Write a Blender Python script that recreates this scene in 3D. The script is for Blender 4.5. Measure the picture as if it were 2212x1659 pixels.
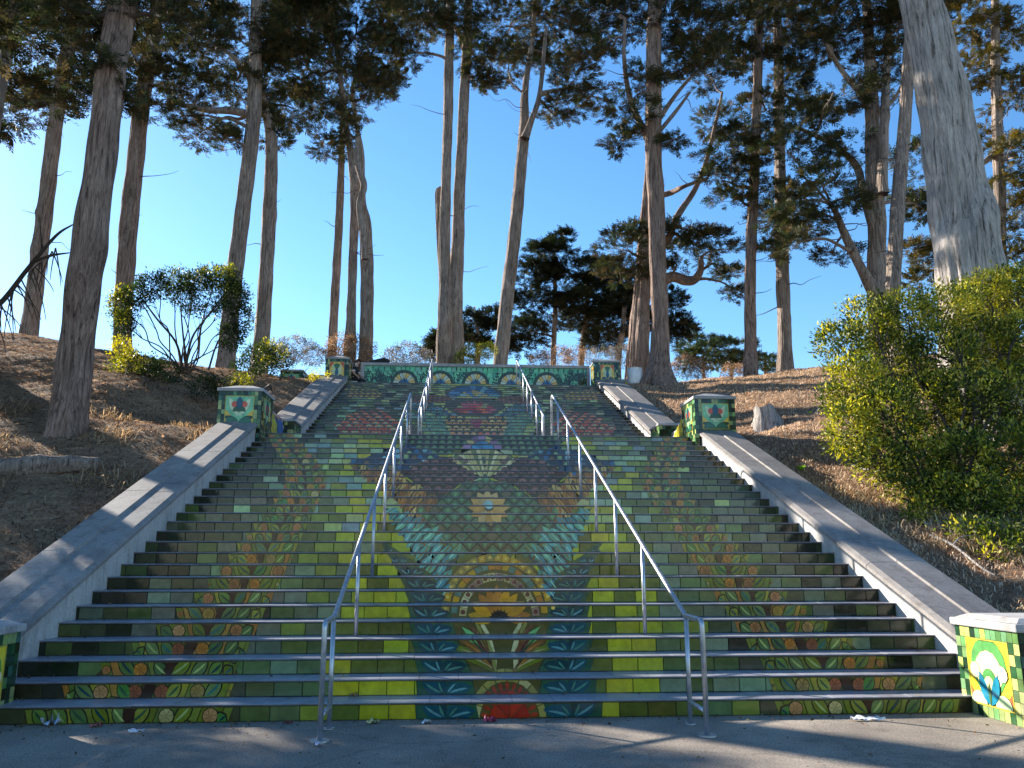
import bpy, bmesh, math, random
import numpy as np
from mathutils import Vector, Matrix

random.seed(7)
rng = np.random.default_rng(11)
scene = bpy.context.scene
for o in list(bpy.data.objects):
    bpy.data.objects.remove(o)
COL = scene.collection
R = math.radians

# ------------------------------------------------------------------ camera
CAM = np.array([-0.529, -8.283, 1.512])
PITCH, YAW = R(12.16), R(3.80)
cam_data = bpy.data.cameras.new('camera')
cam_data.sensor_width = 36.0
cam_data.lens = 28.454
cam_data.clip_end = 3000
cam = bpy.data.objects.new('camera', cam_data)
COL.objects.link(cam)
cam.location = CAM
cam.rotation_euler = (math.pi / 2 + PITCH, 0, -YAW)
scene.camera = cam

# ------------------------------------------------------------------ sky, sun, exposure
SUN_AZ = R(-47.0)        # measured from +Y towards +X: the sun stands behind the trees on the left
SUN_EL = R(24.4)
world = bpy.data.worlds.new('World')
scene.world = world
world.use_nodes = True
wn = world.node_tree
wn.nodes.clear()
w_out = wn.nodes.new('ShaderNodeOutputWorld')
w_bg = wn.nodes.new('ShaderNodeBackground')
w_sky = wn.nodes.new('ShaderNodeTexSky')
w_sky.sky_type = 'NISHITA'
w_sky.sun_disc = False
w_sky.sun_elevation = SUN_EL
w_sky.sun_rotation = SUN_AZ
w_sky.altitude = 50
w_sky.air_density = 1.0
w_sky.dust_density = 0.15
w_sky.ozone_density = 3.0
w_bg.inputs['Strength'].default_value = 0.096
w_hs = wn.nodes.new('ShaderNodeHueSaturation')
w_hs.inputs['Saturation'].default_value = 1.2
wn.links.new(w_sky.outputs[0], w_hs.inputs['Color'])
wn.links.new(w_hs.outputs[0], w_bg.inputs[0])
wn.links.new(w_bg.outputs[0], w_out.inputs[0])

sun_data = bpy.data.lights.new('sun', 'SUN')
sun_data.energy = 5.0
sun_data.angle = R(0.53)
sun_data.color = (1.0, 0.92, 0.81)
sun = bpy.data.objects.new('sun', sun_data)
COL.objects.link(sun)
to_sun = Vector((math.sin(SUN_AZ) * math.cos(SUN_EL), math.cos(SUN_AZ) * math.cos(SUN_EL), math.sin(SUN_EL)))
sun.rotation_euler = to_sun.to_track_quat('Z', 'Y').to_euler()
sun.location = (-20, 30, 40)

vs = scene.view_settings
vs.view_transform = 'Standard'
vs.look = 'None'
vs.gamma = 1.0
vs.use_curve_mapping = False
vs.exposure = 1.55
scene.render.engine = 'CYCLES'
scene.cycles.max_bounces = 8
scene.cycles.transparent_max_bounces = 8
scene.cycles.use_denoising = True

# ------------------------------------------------------------------ measures of the stairs
H, D = 0.16, 0.39868           # riser, tread
N1, N2 = 27, 24                # risers of the two flights
Y_LAND0 = 26 * D               # nosing of the landing
Y_LAND1 = Y_LAND0 + 3.005      # first riser of the upper flight
Y_TOP = Y_LAND1 + 23 * D
Z_LAND, Z_TOP = 27 * H, 51 * H
W1, W2 = 5.04, 4.89            # half widths

def nose_y(k):
    return (k - 1) * D if k <= 27 else Y_LAND1 + (k - 28) * D

def nose_z(y):
    y = np.asarray(y, float)
    a = (y / D + 1) * H
    b = ((y - Y_LAND1) / D + 28) * H
    z = np.where(y < Y_LAND0, a, np.where(y < Y_LAND1, Z_LAND, b))
    return np.clip(z, 0.0, Z_TOP)

# a sight line of the measured camera, used to work out where things stand at a chosen distance
_F = np.array([math.sin(YAW) * math.cos(PITCH), math.cos(YAW) * math.cos(PITCH), math.sin(PITCH)])
_R = np.array([math.cos(YAW), -math.sin(YAW), 0.0])
_U = np.cross(_R, _F)
FPX = 1748.3
def at(u, v, y):
    r = _F + _R * (u - 1106) / FPX - _U * (v - 829.5) / FPX
    return CAM + r * (y - CAM[1]) / r[1]
def px_size(y, x=0.0, z=5.0):
    return float((np.array([x, y, z]) - CAM) @ _F) / FPX

def ss(a, b, x):
    t = np.clip((np.asarray(x, float) - a) / (b - a), 0, 1)
    return t * t * (3 - 2 * t)

def ground(x, y):
    """height of the bank at x, y (vectorised)"""
    x = np.asarray(x, float); y = np.asarray(y, float)
    ax = np.abs(x)
    edge = np.maximum(nose_z(y) + 0.04, 0.72)
    smooth = np.clip(0.9 + (y - 0.2) * 0.326, 0.72, 8.34)
    smooth = smooth - 0.35 * np.exp(-((y - 24.0) / 3.0) ** 2)
    w = ss(6.0, 10.5, ax)
    z = edge * (1 - w) + smooth * w
    z = z + np.where(x < 0, 0.165, 0.135) * np.clip(ax - 5.85, 0, 22) * ss(1.5, 17, y)
    n = (0.06 * np.sin(1.3 * x + 0.7 * y + 1) * np.sin(0.9 * y - 0.4 * x) + 0.03 * np.sin(3.1 * x - 1.3) * np.sin(2.7 * y + 2 + x)
         + 0.025 * np.sin(7.3 * x + 2.1 * y) * np.sin(6.1 * y - 3 * x) + 0.012 * np.sin(15 * x + 4 * y) * np.sin(13 * y - 5 * x))
    z = z + n * ss(5.9, 7.0, ax)
    return z

# ------------------------------------------------------------------ helpers
def lin(c):
    return tuple((v / 12.92 if v <= 0.04045 else ((v + 0.055) / 1.055) ** 2.4) for v in c)
def rgb(r, g, b):
    return lin((r / 255, g / 255, b / 255))

def tag(o, label=None, cat=None, group=None, kind=None):
    if label: o['label'] = label
    if cat: o['category'] = cat
    if group: o['group'] = group
    if kind: o['kind'] = kind
    return o

def empty(name, loc=(0, 0, 0), label=None, cat=None, group=None, parent=None):
    o = bpy.data.objects.new(name, None)
    o.empty_display_size = 0.2
    COL.objects.link(o)
    o.location = loc
    if parent: o.parent = parent
    return tag(o, label, cat, group)

def wm(o):
    return (wm(o.parent) @ o.matrix_parent_inverse @ o.matrix_basis) if o.parent else o.matrix_basis.copy()

def link_mesh(name, me, mat=None, parent=None, loc=None):
    """vertices are in world space unless loc is given; a parent's own place is taken off"""
    o = bpy.data.objects.new(name, me)
    COL.objects.link(o)
    if mat is not None and len(me.materials) == 0:
        me.materials.append(mat)
    if loc is not None: o.location = loc
    if parent is not None:
        o.parent = parent
        o.matrix_parent_inverse = wm(parent).inverted()
    return o

class MB:
    def __init__(self):
        self.v, self.f, self.c = [], [], []
    def add(self, verts, faces, col=None):
        n = len(self.v)
        self.v.extend([tuple(map(float, p)) for p in verts])
        for f in faces:
            self.f.append(tuple(i + n for i in f)); self.c.append(col)
        return self
    def box(self, x0, x1, y0, y1, z0, z1, col=None):
        v = [(x0, y0, z0), (x1, y0, z0), (x1, y1, z0), (x0, y1, z0), (x0, y0, z1), (x1, y0, z1), (x1, y1, z1), (x0, y1, z1)]
        f = [(0, 3, 2, 1), (4, 5, 6, 7), (0, 1, 5, 4), (1, 2, 6, 5), (2, 3, 7, 6), (3, 0, 4, 7)]
        return self.add(v, f, col)
    def prism(self, prof, x0, x1, col=None):
        """profile in (y, z) drawn out along x"""
        n = len(prof)
        v = [(x0, y, z) for y, z in prof] + [(x1, y, z) for y, z in prof]
        f = [tuple(range(n - 1, -1, -1)), tuple(range(n, 2 * n))] + [(i, (i + 1) % n, n + (i + 1) % n, n + i) for i in range(n)]
        return self.add(v, f, col)
    def frustum(self, x0, x1, y0, y1, z0, z1, inset, col=None):
        v = [(x0, y0, z0), (x1, y0, z0), (x1, y1, z0), (x0, y1, z0), (x0 + inset, y0 + inset, z1), (x1 - inset, y0 + inset, z1), (x1 - inset, y1 - inset, z1), (x0 + inset, y1 - inset, z1)]
        f = [(0, 3, 2, 1), (4, 5, 6, 7), (0, 1, 5, 4), (1, 2, 6, 5), (2, 3, 7, 6), (3, 0, 4, 7)]
        return self.add(v, f, col)
    def tube(self, pts, rad, sides=8, col=None, cap=True):
        P = [Vector(p) for p in pts]
        n = len(P)
        rr = rad if hasattr(rad, '__len__') else [rad] * n
        rings = []
        up = None
        for i in range(n):
            t = (P[min(i + 1, n - 1)] - P[max(i - 1, 0)]).normalized()
            if up is None:
                up = Vector((0, 0, 1)) if abs(t.z) < 0.9 else Vector((1, 0, 0))
            a = t.cross(up).normalized(); b = a.cross(t).normalized(); up = b
            rings.append([P[i] + (a * math.cos(2 * math.pi * s / sides) + b * math.sin(2 * math.pi * s / sides)) * rr[i] for s in range(sides)])
        v = [q for r_ in rings for q in r_]
        f = []
        for i in range(n - 1):
            for s in range(sides):
                s2 = (s + 1) % sides
                f.append((i * sides + s, i * sides + s2, (i + 1) * sides + s2, (i + 1) * sides + s))
        if cap:
            f.append(tuple(range(sides - 1, -1, -1))); f.append(tuple((n - 1) * sides + s for s in range(sides)))
        return self.add(v, f, col)
    def build(self, name, mat, parent=None, smooth=False, kind=None, bevel=0):
        me = bpy.data.meshes.new(name)
        me.from_pydata(self.v, [], self.f)
        if any(c is not None for c in self.c):
            at_ = me.color_attributes.new('Col', 'FLOAT_COLOR', 'CORNER')
            arr = []
            for f, c in zip(self.f, self.c):
                c = c or (0.5, 0.5, 0.5)
                arr.extend([c[0], c[1], c[2], 1.0] * len(f))
            at_.data.foreach_set('color', arr)
        if smooth:
            me.polygons.foreach_set('use_smooth', [True] * len(me.polygons))
        o = link_mesh(name, me, mat, parent)
        if bevel:
            m = o.modifiers.new('bevel', 'BEVEL'); m.width = bevel; m.segments = 2; m.limit_method = 'ANGLE'; m.angle_limit = R(40)
        if kind: o['kind'] = kind
        return o

def mesh_np(name, V, F, mat, parent=None, vcol=None, smooth=False, kind=None):
    me = bpy.data.meshes.new(name)
    V = np.ascontiguousarray(V, np.float32); F = np.ascontiguousarray(F, np.int32)
    k = F.shape[1]
    me.vertices.add(len(V)); me.vertices.foreach_set('co', V.ravel())
    me.loops.add(F.size); me.loops.foreach_set('vertex_index', F.ravel())
    me.polygons.add(len(F))
    me.polygons.foreach_set('loop_start', np.arange(0, F.size, k, dtype=np.int32))
    me.polygons.foreach_set('loop_total', np.full(len(F), k, np.int32))
    if smooth: me.polygons.foreach_set('use_smooth', np.ones(len(F), bool))
    if vcol is not None:
        ca = me.color_attributes.new('Col', 'FLOAT_COLOR', 'POINT')
        c4 = np.ones((len(V), 4), np.float32); c4[:, :3] = vcol
        ca.data.foreach_set('color', c4.ravel())
    me.update(calc_edges=True)
    o = link_mesh(name, me, mat, parent)
    if kind: o['kind'] = kind
    return o

# ------------------------------------------------------------------ materials
def new_mat(name):
    m = bpy.data.materials.new(name); m.use_nodes = True
    nt = m.node_tree
    return m, nt, nt.nodes['Principled BSDF'], nt.nodes['Material Output']

def N(nt, typ, **kw):
    n = nt.nodes.new(typ)
    for k, v in kw.items():
        if k in n.inputs.keys(): n.inputs[k].default_value = v
        else: setattr(n, k, v)
    return n

def ramp(nt, src, stops):
    r = nt.nodes.new('ShaderNodeValToRGB')
    el = r.color_ramp.elements
    while len(el) < len(stops): el.new(0.5)
    for e, (p, c) in zip(el, stops):
        e.position = p; e.color = (c[0], c[1], c[2], 1)
    nt.links.new(src, r.inputs[0])
    return r.outputs[0]

def mapping(nt, scale=(1, 1, 1), coord='Object'):
    tc = nt.nodes.new('ShaderNodeTexCoord'); mp = nt.nodes.new('ShaderNodeMapping')
    mp.inputs['Scale'].default_value = scale
    nt.links.new(tc.outputs[coord], mp.inputs[0])
    return mp.outputs[0]

def noise(nt, vec, scale, detail=6, rough=0.6, dist=0.0):
    n = nt.nodes.new('ShaderNodeTexNoise')
    n.inputs['Scale'].default_value = scale; n.inputs['Detail'].default_value = detail
    n.inputs['Roughness'].default_value = rough; n.inputs['Distortion'].default_value = dist
    if vec is not None: nt.links.new(vec, n.inputs['Vector'])
    return n

def bump(nt, height, bsdf, strength=0.4, dist=0.02):
    b = nt.nodes.new('ShaderNodeBump'); b.inputs['Strength'].default_value = strength; b.inputs['Distance'].default_value = dist
    nt.links.new(height, b.inputs['Height']); nt.links.new(b.outputs[0], bsdf.inputs['Normal'])
    return b

def mixc(nt, fac, a, b, mode='MIX'):
    m = nt.nodes.new('ShaderNodeMix'); m.data_type = 'RGBA'; m.blend_type = mode
    for s, val in ((0, fac), (6, a), (7, b)):
        if hasattr(val, 'is_linked'): nt.links.new(val, m.inputs[s])
        elif s == 0: m.inputs[0].default_value = val
        else: m.inputs[s].default_value = (val[0], val[1], val[2], 1)
    return m.outputs[2]

def world_pos(nt):
    g = nt.nodes.new('ShaderNodeNewGeometry')
    return g.outputs['Position']

def glaze(name, source):
    m, nt, b, out = new_mat(name)
    if source == 'object':
        c = nt.nodes.new('ShaderNodeObjectInfo').outputs['Color']
    else:
        a = nt.nodes.new('ShaderNodeVertexColor'); a.layer_name = 'Col'; c = a.outputs['Color']
    pos = world_pos(nt)
    n1 = noise(nt, pos, 9, 5, 0.65)
    v = ramp(nt, n1.outputs[0], [(0.25, (0.62, 0.62, 0.6)), (0.75, (1.15, 1.15, 1.12))])
    c = mixc(nt, 1.0, c, v, 'MULTIPLY')
    n2 = noise(nt, pos, 2.2, 8, 0.75)
    grime = ramp(nt, n2.outputs[0], [(0.5, (0, 0, 0)), (0.78, (1, 1, 1))])
    mm = nt.nodes.new('ShaderNodeMath'); mm.operation = 'MULTIPLY'; mm.inputs[1].default_value = 0.45
    nt.links.new(grime, mm.inputs[0])
    c = mixc(nt, mm.outputs[0], c, (0.045, 0.04, 0.032))
    c = mixc(nt, 1.0, c, (1.12, 1.03, 0.8), 'MULTIPLY')
    nt.links.new(c, b.inputs['Base Color'])
    n3 = noise(nt, pos, 30, 3, 0.5)
    rr = ramp(nt, n3.outputs[0], [(0.3, (0.08, 0.08, 0.08)), (0.8, (0.24, 0.24, 0.24))])
    nt.links.new(rr, b.inputs['Roughness'])
    b.inputs['Specular IOR Level'].default_value = 0.42
    bump(nt, n1.outputs[0], b, 0.12, 0.01)
    return m

M = {}
M['glaze'] = glaze('glazed_tile', 'object')
M['glaze_c'] = glaze('glazed_tile_set', 'attr')

def concrete(name, c0, c1, c2, sc=1.0, rough=0.85, bstr=0.35):
    m, nt, b, out = new_mat(name)
    pos = world_pos(nt)
    n1 = noise(nt, pos, 1.3 * sc, 10, 0.7)
    n2 = noise(nt, pos, 38 * sc, 6, 0.7)
    mp = nt.nodes.new('ShaderNodeMapping'); mp.inputs['Scale'].default_value = (3, 3, 0.5)
    nt.links.new(pos, mp.inputs[0])
    n3 = noise(nt, mp.outputs[0], 1.6, 6, 0.7)
    c = ramp(nt, n1.outputs[0], [(0.28, c0), (0.5, c1), (0.74, c2)])
    sp = ramp(nt, n2.outputs[0], [(0.3, (0.72, 0.72, 0.72)), (0.6, (1.08, 1.08, 1.08))])
    c = mixc(nt, 1.0, c, sp, 'MULTIPLY')
    st = ramp(nt, n3.outputs[0], [(0.5, (1, 1, 1)), (0.7, (0.5, 0.47, 0.43))])
    c = mixc(nt, 0.75, c, st, 'MULTIPLY')
    n4 = noise(nt, pos, 5 * sc, 8, 0.8)
    ds = ramp(nt, n4.outputs[0], [(0.56, (1, 1, 1)), (0.68, (0.55, 0.53, 0.5))])
    c = mixc(nt, 0.6, c, ds, 'MULTIPLY')
    nt.links.new(c, b.inputs['Base Color'])
    b.inputs['Roughness'].default_value = rough
    bump(nt, n2.outputs[0], b, bstr, 0.008)
    return m

M['concrete'] = concrete('cast_concrete', (0.34, 0.32, 0.29), (0.48, 0.455, 0.42), (0.58, 0.55, 0.5))
M['coping'] = concrete('coping_concrete', (0.17, 0.152, 0.138), (0.25, 0.225, 0.205), (0.33, 0.3, 0.27))
M['cap'] = concrete('pillar_cap_concrete', (0.24, 0.24, 0.24), (0.36, 0.35, 0.34), (0.46, 0.44, 0.41), 1.4)
M['tread'] = concrete('tread_ceramic', (0.2, 0.2, 0.23), (0.3, 0.295, 0.335), (0.39, 0.385, 0.42), 2.0, 0.34, 0.1)
M['grout'] = concrete('dark_grout', (0.012, 0.012, 0.011), (0.02, 0.019, 0.017), (0.03, 0.028, 0.025), 2.0, 0.9, 0.2)

def pavement_mat():
    m, nt, b, out = new_mat('worn_asphalt')
    pos = world_pos(nt)
    n1 = noise(nt, pos, 0.6, 8, 0.7); n2 = noise(nt, pos, 55, 5, 0.8)
    vo = nt.nodes.new('ShaderNodeTexVoronoi'); vo.inputs['Scale'].default_value = 90
    nt.links.new(pos, vo.inputs['Vector'])
    c = ramp(nt, n1.outputs[0], [(0.3, (0.15, 0.126, 0.103)), (0.5, (0.245, 0.207, 0.168)), (0.7, (0.38, 0.323, 0.26))])
    sp = ramp(nt, n2.outputs[0], [(0.36, (0.35, 0.35, 0.35)), (0.6, (1.25, 1.22, 1.18))])
    c = mixc(nt, 1.0, c, sp, 'MULTIPLY')
    n3 = noise(nt, pos, 3.4, 4, 0.5)
    st = ramp(nt, n3.outputs[0], [(0.6, (1, 1, 1)), (0.72, (0.55, 0.54, 0.55))])
    c = mixc(nt, 0.6, c, st, 'MULTIPLY')
    wob = noise(nt, pos, 2.0, 6, 0.7)
    pm = nt.nodes.new('ShaderNodeVectorMath'); pm.operation = 'MULTIPLY_ADD'; pm.inputs[1].default_value = (.5, .5, .5)
    nt.links.new(wob.outputs['Color'], pm.inputs[0]); nt.links.new(pos, pm.inputs[2])
    cr = nt.nodes.new('ShaderNodeTexVoronoi'); cr.feature = 'DISTANCE_TO_EDGE'; cr.inputs['Scale'].default_value = .55
    nt.links.new(pm.outputs[0], cr.inputs['Vector'])
    crk = ramp(nt, cr.outputs['Distance'], [(0.0, (0.25, 0.24, 0.23)), (0.012, (1, 1, 1))])
    c = mixc(nt, 0.4, c, crk, 'MULTIPLY')
    gm = nt.nodes.new('ShaderNodeTexVoronoi'); gm.inputs['Scale'].default_value = 3.2
    nt.links.new(pos, gm.inputs['Vector'])
    gum = ramp(nt, gm.outputs['Distance'], [(0.055, (0.4, 0.39, 0.38)), (0.075, (1, 1, 1))])
    c = mixc(nt, 0.7, c, gum, 'MULTIPLY')
    nt.links.new(c, b.inputs['Base Color']); b.inputs['Roughness'].default_value = 0.85
    mx = nt.nodes.new('ShaderNodeMath'); mx.operation = 'ADD'
    nt.links.new(vo.outputs['Distance'], mx.inputs[0]); nt.links.new(n2.outputs[0], mx.inputs[1])
    bump(nt, mx.outputs[0], b, 0.5, 0.006)
    return m
M['pavement'] = pavement_mat()

def soil_mat():
    m, nt, b, out = new_mat('dry_needle_litter')
    pos = world_pos(nt)
    n1 = noise(nt, pos, 0.8, 8, 0.7); n2 = noise(nt, pos, 9, 10, 0.8, 1.2); n3 = noise(nt, pos, 42, 8, 0.8, 0.8)
    c = ramp(nt, n2.outputs[0], [(0.3, (0.09, 0.06, 0.043)), (0.45, (0.32, 0.218, 0.155)), (0.58, (0.5, 0.36, 0.26)), (0.75, (0.66, 0.52, 0.4))])
    c2 = ramp(nt, n3.outputs[0], [(0.3, (0.5, 0.45, 0.4)), (0.68, (1.35, 1.3, 1.2))])
    c = mixc(nt, 1.0, c, c2, 'MULTIPLY')
    c3 = ramp(nt, n1.outputs[0], [(0.35, (0.7, 0.66, 0.62)), (0.7, (1.15, 1.1, 1.0))])
    c = mixc(nt, 1.0, c, c3, 'MULTIPLY')
    nt.links.new(c, b.inputs['Base Color']); b.inputs['Roughness'].default_value = 0.95
    b.inputs['Specular IOR Level'].default_value = 0.15
    ad = nt.nodes.new('ShaderNodeMath'); ad.operation = 'MULTIPLY_ADD'; ad.inputs[1].default_value = 0.35
    nt.links.new(n3.outputs[0], ad.inputs[0]); nt.links.new(n2.outputs[0], ad.inputs[2])
    bump(nt, ad.outputs[0], b, 1.0, 0.09)
    return m
M['soil'] = soil_mat()

def metal_mat():
    m, nt, b, out = new_mat('galvanised_steel')
    pos = world_pos(nt)
    n = noise(nt, pos, 14, 6, 0.7); n2 = noise(nt, pos, 3, 5, 0.7)
    c = ramp(nt, n.outputs[0], [(0.3, (0.33, 0.34, 0.36)), (0.7, (0.55, 0.56, 0.58))])
    c2 = ramp(nt, n2.outputs[0], [(0.58, (1, 1, 1)), (0.8, (0.55, 0.48, 0.42))])
    c = mixc(nt, 0.8, c, c2, 'MULTIPLY')
    nt.links.new(c, b.inputs['Base Color'])
    b.inputs['Metallic'].default_value = 0.75
    r = ramp(nt, n.outputs[0], [(0.3, (0.28, 0.28, 0.28)), (0.7, (0.48, 0.48, 0.48))])
    nt.links.new(r, b.inputs['Roughness'])
    bump(nt, n.outputs[0], b, 0.1, 0.004)
    return m
M['steel'] = metal_mat()

def bark_mat(name, c0, c1, c2, sc=1.0):
    m, nt, b, out = new_mat(name)
    v = mapping(nt, (7 * sc, 7 * sc, 0.55 * sc))
    n1 = noise(nt, v, 2.4, 10, 0.72, 0.8)
    v2 = mapping(nt, (1, 1, 0.6))
    n2 = noise(nt, v2, 1.1, 6, 0.65)
    n3 = noise(nt, mapping(nt, (22 * sc, 22 * sc, 2.2 * sc)), 2.0, 6, 0.8)
    c = ramp(nt, n1.outputs[0], [(0.36, c0), (0.47, c1), (0.64, c2)])
    t = ramp(nt, n2.outputs[0], [(0.3, (0.68, 0.64, 0.6)), (0.7, (1.2, 1.15, 1.12))])
    c = mixc(nt, 1.0, c, t, 'MULTIPLY')
    t2 = ramp(nt, n3.outputs[0], [(0.3, (0.65, 0.65, 0.65)), (0.65, (1.2, 1.2, 1.2))])
    c = mixc(nt, 1.0, c, t2, 'MULTIPLY')
    nt.links.new(c, b.inputs['Base Color']); b.inputs['Roughness'].default_value = 0.92
    b.inputs['Specular IOR Level'].default_value = 0.2
    ad = nt.nodes.new('ShaderNodeMath'); ad.operation = 'MULTIPLY_ADD'; ad.inputs[1].default_value = 0.4
    nt.links.new(n3.outputs[0], ad.inputs[0]); nt.links.new(n1.outputs[0], ad.inputs[2])
    bump(nt, ad.outputs[0], b, 1.0, 0.2)
    return m
M['bark'] = bark_mat('cypress_bark', (0.1, 0.08, 0.068), (0.4, 0.325, 0.275), (0.68, 0.58, 0.5))
M['bark_red'] = bark_mat('reddish_bark', (0.09, 0.062, 0.05), (0.36, 0.262, 0.215), (0.62, 0.48, 0.4))
M['bark_grey'] = bark_mat('weathered_grey_bark', (0.14, 0.125, 0.11), (0.6, 0.565, 0.53), (0.85, 0.81, 0.76), 0.7)
M['twig'] = bark_mat('twig_bark', (0.06, 0.045, 0.035), (0.15, 0.115, 0.09), (0.26, 0.2, 0.16), 3)

def leaf_mat(name, trans=0.3, rough=0.55):
    m, nt, b, out = new_mat(name)
    a = nt.nodes.new('ShaderNodeVertexColor'); a.layer_name = 'Col'
    nt.links.new(a.outputs[0], b.inputs['Base Color'])
    b.inputs['Roughness'].default_value = rough; b.inputs['Specular IOR Level'].default_value = 0.3
    t = nt.nodes.new('ShaderNodeBsdfTranslucent')
    hs = nt.nodes.new('ShaderNodeHueSaturation'); hs.inputs['Saturation'].default_value = 1.15; hs.inputs['Value'].default_value = 1.5
    nt.links.new(a.outputs[0], hs.inputs['Color']); nt.links.new(hs.outputs[0], t.inputs['Color'])
    mx = nt.nodes.new('ShaderNodeMixShader'); mx.inputs[0].default_value = trans
    nt.links.new(b.outputs[0], mx.inputs[1]); nt.links.new(t.outputs[0], mx.inputs[2]); nt.links.new(mx.outputs[0], out.inputs[0])
    return m
M['needle'] = leaf_mat('cypress_needles', 0.22, 0.7)
M['leaf'] = leaf_mat('shrub_leaves', 0.35, 0.48)
M['straw'] = leaf_mat('dry_straw', 0.45, 0.8)

def plain(name, c, rough=0.7, metallic=0.0, nscale=20, amt=0.25):
    m, nt, b, out = new_mat(name)
    n = noise(nt, world_pos(nt), nscale, 5, 0.6)
    v = ramp(nt, n.outputs[0], [(0.3, (1 - amt,) * 3), (0.7, (1 + amt,) * 3)])
    nt.links.new(mixc(nt, 1.0, c, v, 'MULTIPLY'), b.inputs['Base Color'])
    b.inputs['Roughness'].default_value = rough; b.inputs['Metallic'].default_value = metallic
    bump(nt, n.outputs[0], b, 0.2, 0.005)
    return m

# ================================================================== the setting
def axis(lo, hi, fine_lo, fine_hi, step, extra=()):
    a = list(np.arange(fine_lo, fine_hi + 1e-6, step))
    v, s = fine_hi, step
    while v < hi:
        s *= 1.35; v += s; a.append(min(v, hi))
    v, s = fine_lo, step
    while v > lo:
        s *= 1.35; v -= s; a.append(max(v, lo))
    a += list(extra)
    return np.array(sorted(set(np.round(a, 4))))

gx = axis(-400, 400, -24, 24, 0.2, (-5.8, -5.3, 5.3, 5.8))
gx = gx[(np.abs(gx) < 5.0) & (np.mod(np.round(gx, 2), 1.0) < 0.05) | (np.abs(gx) >= 5.2)]
gy = axis(-80, 700, 0.3, 30, 0.2, (0.12, 0.24))
gy = gy[(gy <= 0.25) | (gy >= 0.3)]
GX, GY = np.meshgrid(gx, gy, indexing='ij')
GZ = ground(GX, GY)
inside = np.abs(GX) < 5.5
GZ = np.where(inside & (GY < Y_TOP + 6), nose_z(GY) - 0.7, GZ)
GZ = np.where(inside & (GY >= Y_TOP - 0.5) & (GY < Y_TOP + 6), Z_TOP - 0.3, GZ)
GZ = np.where(GY < 0.2, -0.06, GZ)
nx, ny = len(gx), len(gy)
idx = np.arange(nx * ny).reshape(nx, ny)
F_ = np.stack([idx[:-1, :-1], idx[1:, :-1], idx[1:, 1:], idx[:-1, 1:]], -1).reshape(-1, 4)
o = mesh_np('ground', np.stack([GX, GY, GZ], -1).reshape(-1, 3), F_, M['soil'], smooth=True)
tag(o, 'dry brown needle covered bank on both sides of the stairs', None, None, 'structure')

mb = MB()
mb.box(-120, 120, -60, 0.135, -0.3, 0.0)
o = mb.build('pavement', M['pavement'])
tag(o, 'worn grey pavement at the foot of the stairs', None, None, 'structure')

# paving of the terrace above the upper flight
mb = MB(); mb.box(-5.3, 5.3, Y_TOP + 0.03, Y_TOP + 6.2, Z_TOP - 0.4, Z_TOP - 0.004)
o = mb.build('terrace_paving', M['concrete']); tag(o, 'concrete terrace at the head of the stairs', None, None, 'structure')

# ================================================================== mosaic shapes (x, z in metres on the rise of the stairs)
def clip_half(poly, axis_, val, keep_greater):
    out = []
    n = len(poly)
    for i in range(n):
        p, q = poly[i], poly[(i + 1) % n]
        ip = (p[axis_] >= val) if keep_greater else (p[axis_] <= val)
        iq = (q[axis_] >= val) if keep_greater else (q[axis_] <= val)
        if ip: out.append(p)
        if ip != iq:
            t = (val - p[axis_]) / (q[axis_] - p[axis_])
            out.append((p[0] + t * (q[0] - p[0]), p[1] + t * (q[1] - p[1])))
    return out
def area(p):
    return 0.5 * sum(p[i][0] * p[(i + 1) % len(p)][1] - p[(i + 1) % len(p)][0] * p[i][1] for i in range(len(p)))
def shrink(p, amt):
    """pull the outline in by about amt metres"""
    cx = sum(q[0] for q in p) / len(p); cz = sum(q[1] for q in p) / len(p)
    out = []
    for x, z in p:
        l = math.hypot(x - cx, z - cz)
        f = max(0.5, 1 - amt / l) if l > 1e-6 else 1
        out.append((cx + (x - cx) * f, cz + (z - cz) * f))
    return out
def in_poly(x, z, p):
    c = False
    for i in range(len(p)):
        (x0, z0), (x1, z1) = p[i], p[i - 1]
        if (z0 > z) != (z1 > z) and x < (x1 - x0) * (z - z0) / (z1 - z0) + x0: c = not c
    return c
def leaf(x, z, ang, ln, w, bend=0.0, n=6):
    """pointed leaf from (x, z) along ang (radians from +x)"""
    top, bot = [], []
    for i in range(n + 1):
        t = i / n
        hw = w * 0.5 * math.sin(math.pi * t) ** 0.8
        a = ang + bend * (t - 0.5)
        cx, cz = x + math.cos(ang + bend * t * 0.5) * ln * t, z + math.sin(ang + bend * t * 0.5) * ln * t
        top.append((cx - math.sin(a) * hw, cz + math.cos(a) * hw)); bot.append((cx + math.sin(a) * hw, cz - math.cos(a) * hw))
    return bot + top[-2:0:-1]
def disc(x, z, r, n=12, a0=0.0, a1=2 * math.pi):
    full = abs(a1 - a0) > 6.2
    k = n if full else n + 1
    return [(x + r * math.cos(a0 + (a1 - a0) * i / n), z + r * math.sin(a0 + (a1 - a0) * i / n)) for i in range(k)]
def sector(x, z, r0, r1, a0, a1, n=4):
    o_ = [(x + r1 * math.cos(a0 + (a1 - a0) * i / n), z + r1 * math.sin(a0 + (a1 - a0) * i / n)) for i in range(n + 1)]
    i_ = [(x + r0 * math.cos(a1 + (a0 - a1) * i / n), z + r0 * math.sin(a1 + (a0 - a1) * i / n)) for i in range(n + 1)] if r0 > 1e-4 else [(x, z)]
    return o_ + i_
def mirror(p):
    return [(-x, z) for x, z in p][::-1]

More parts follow.
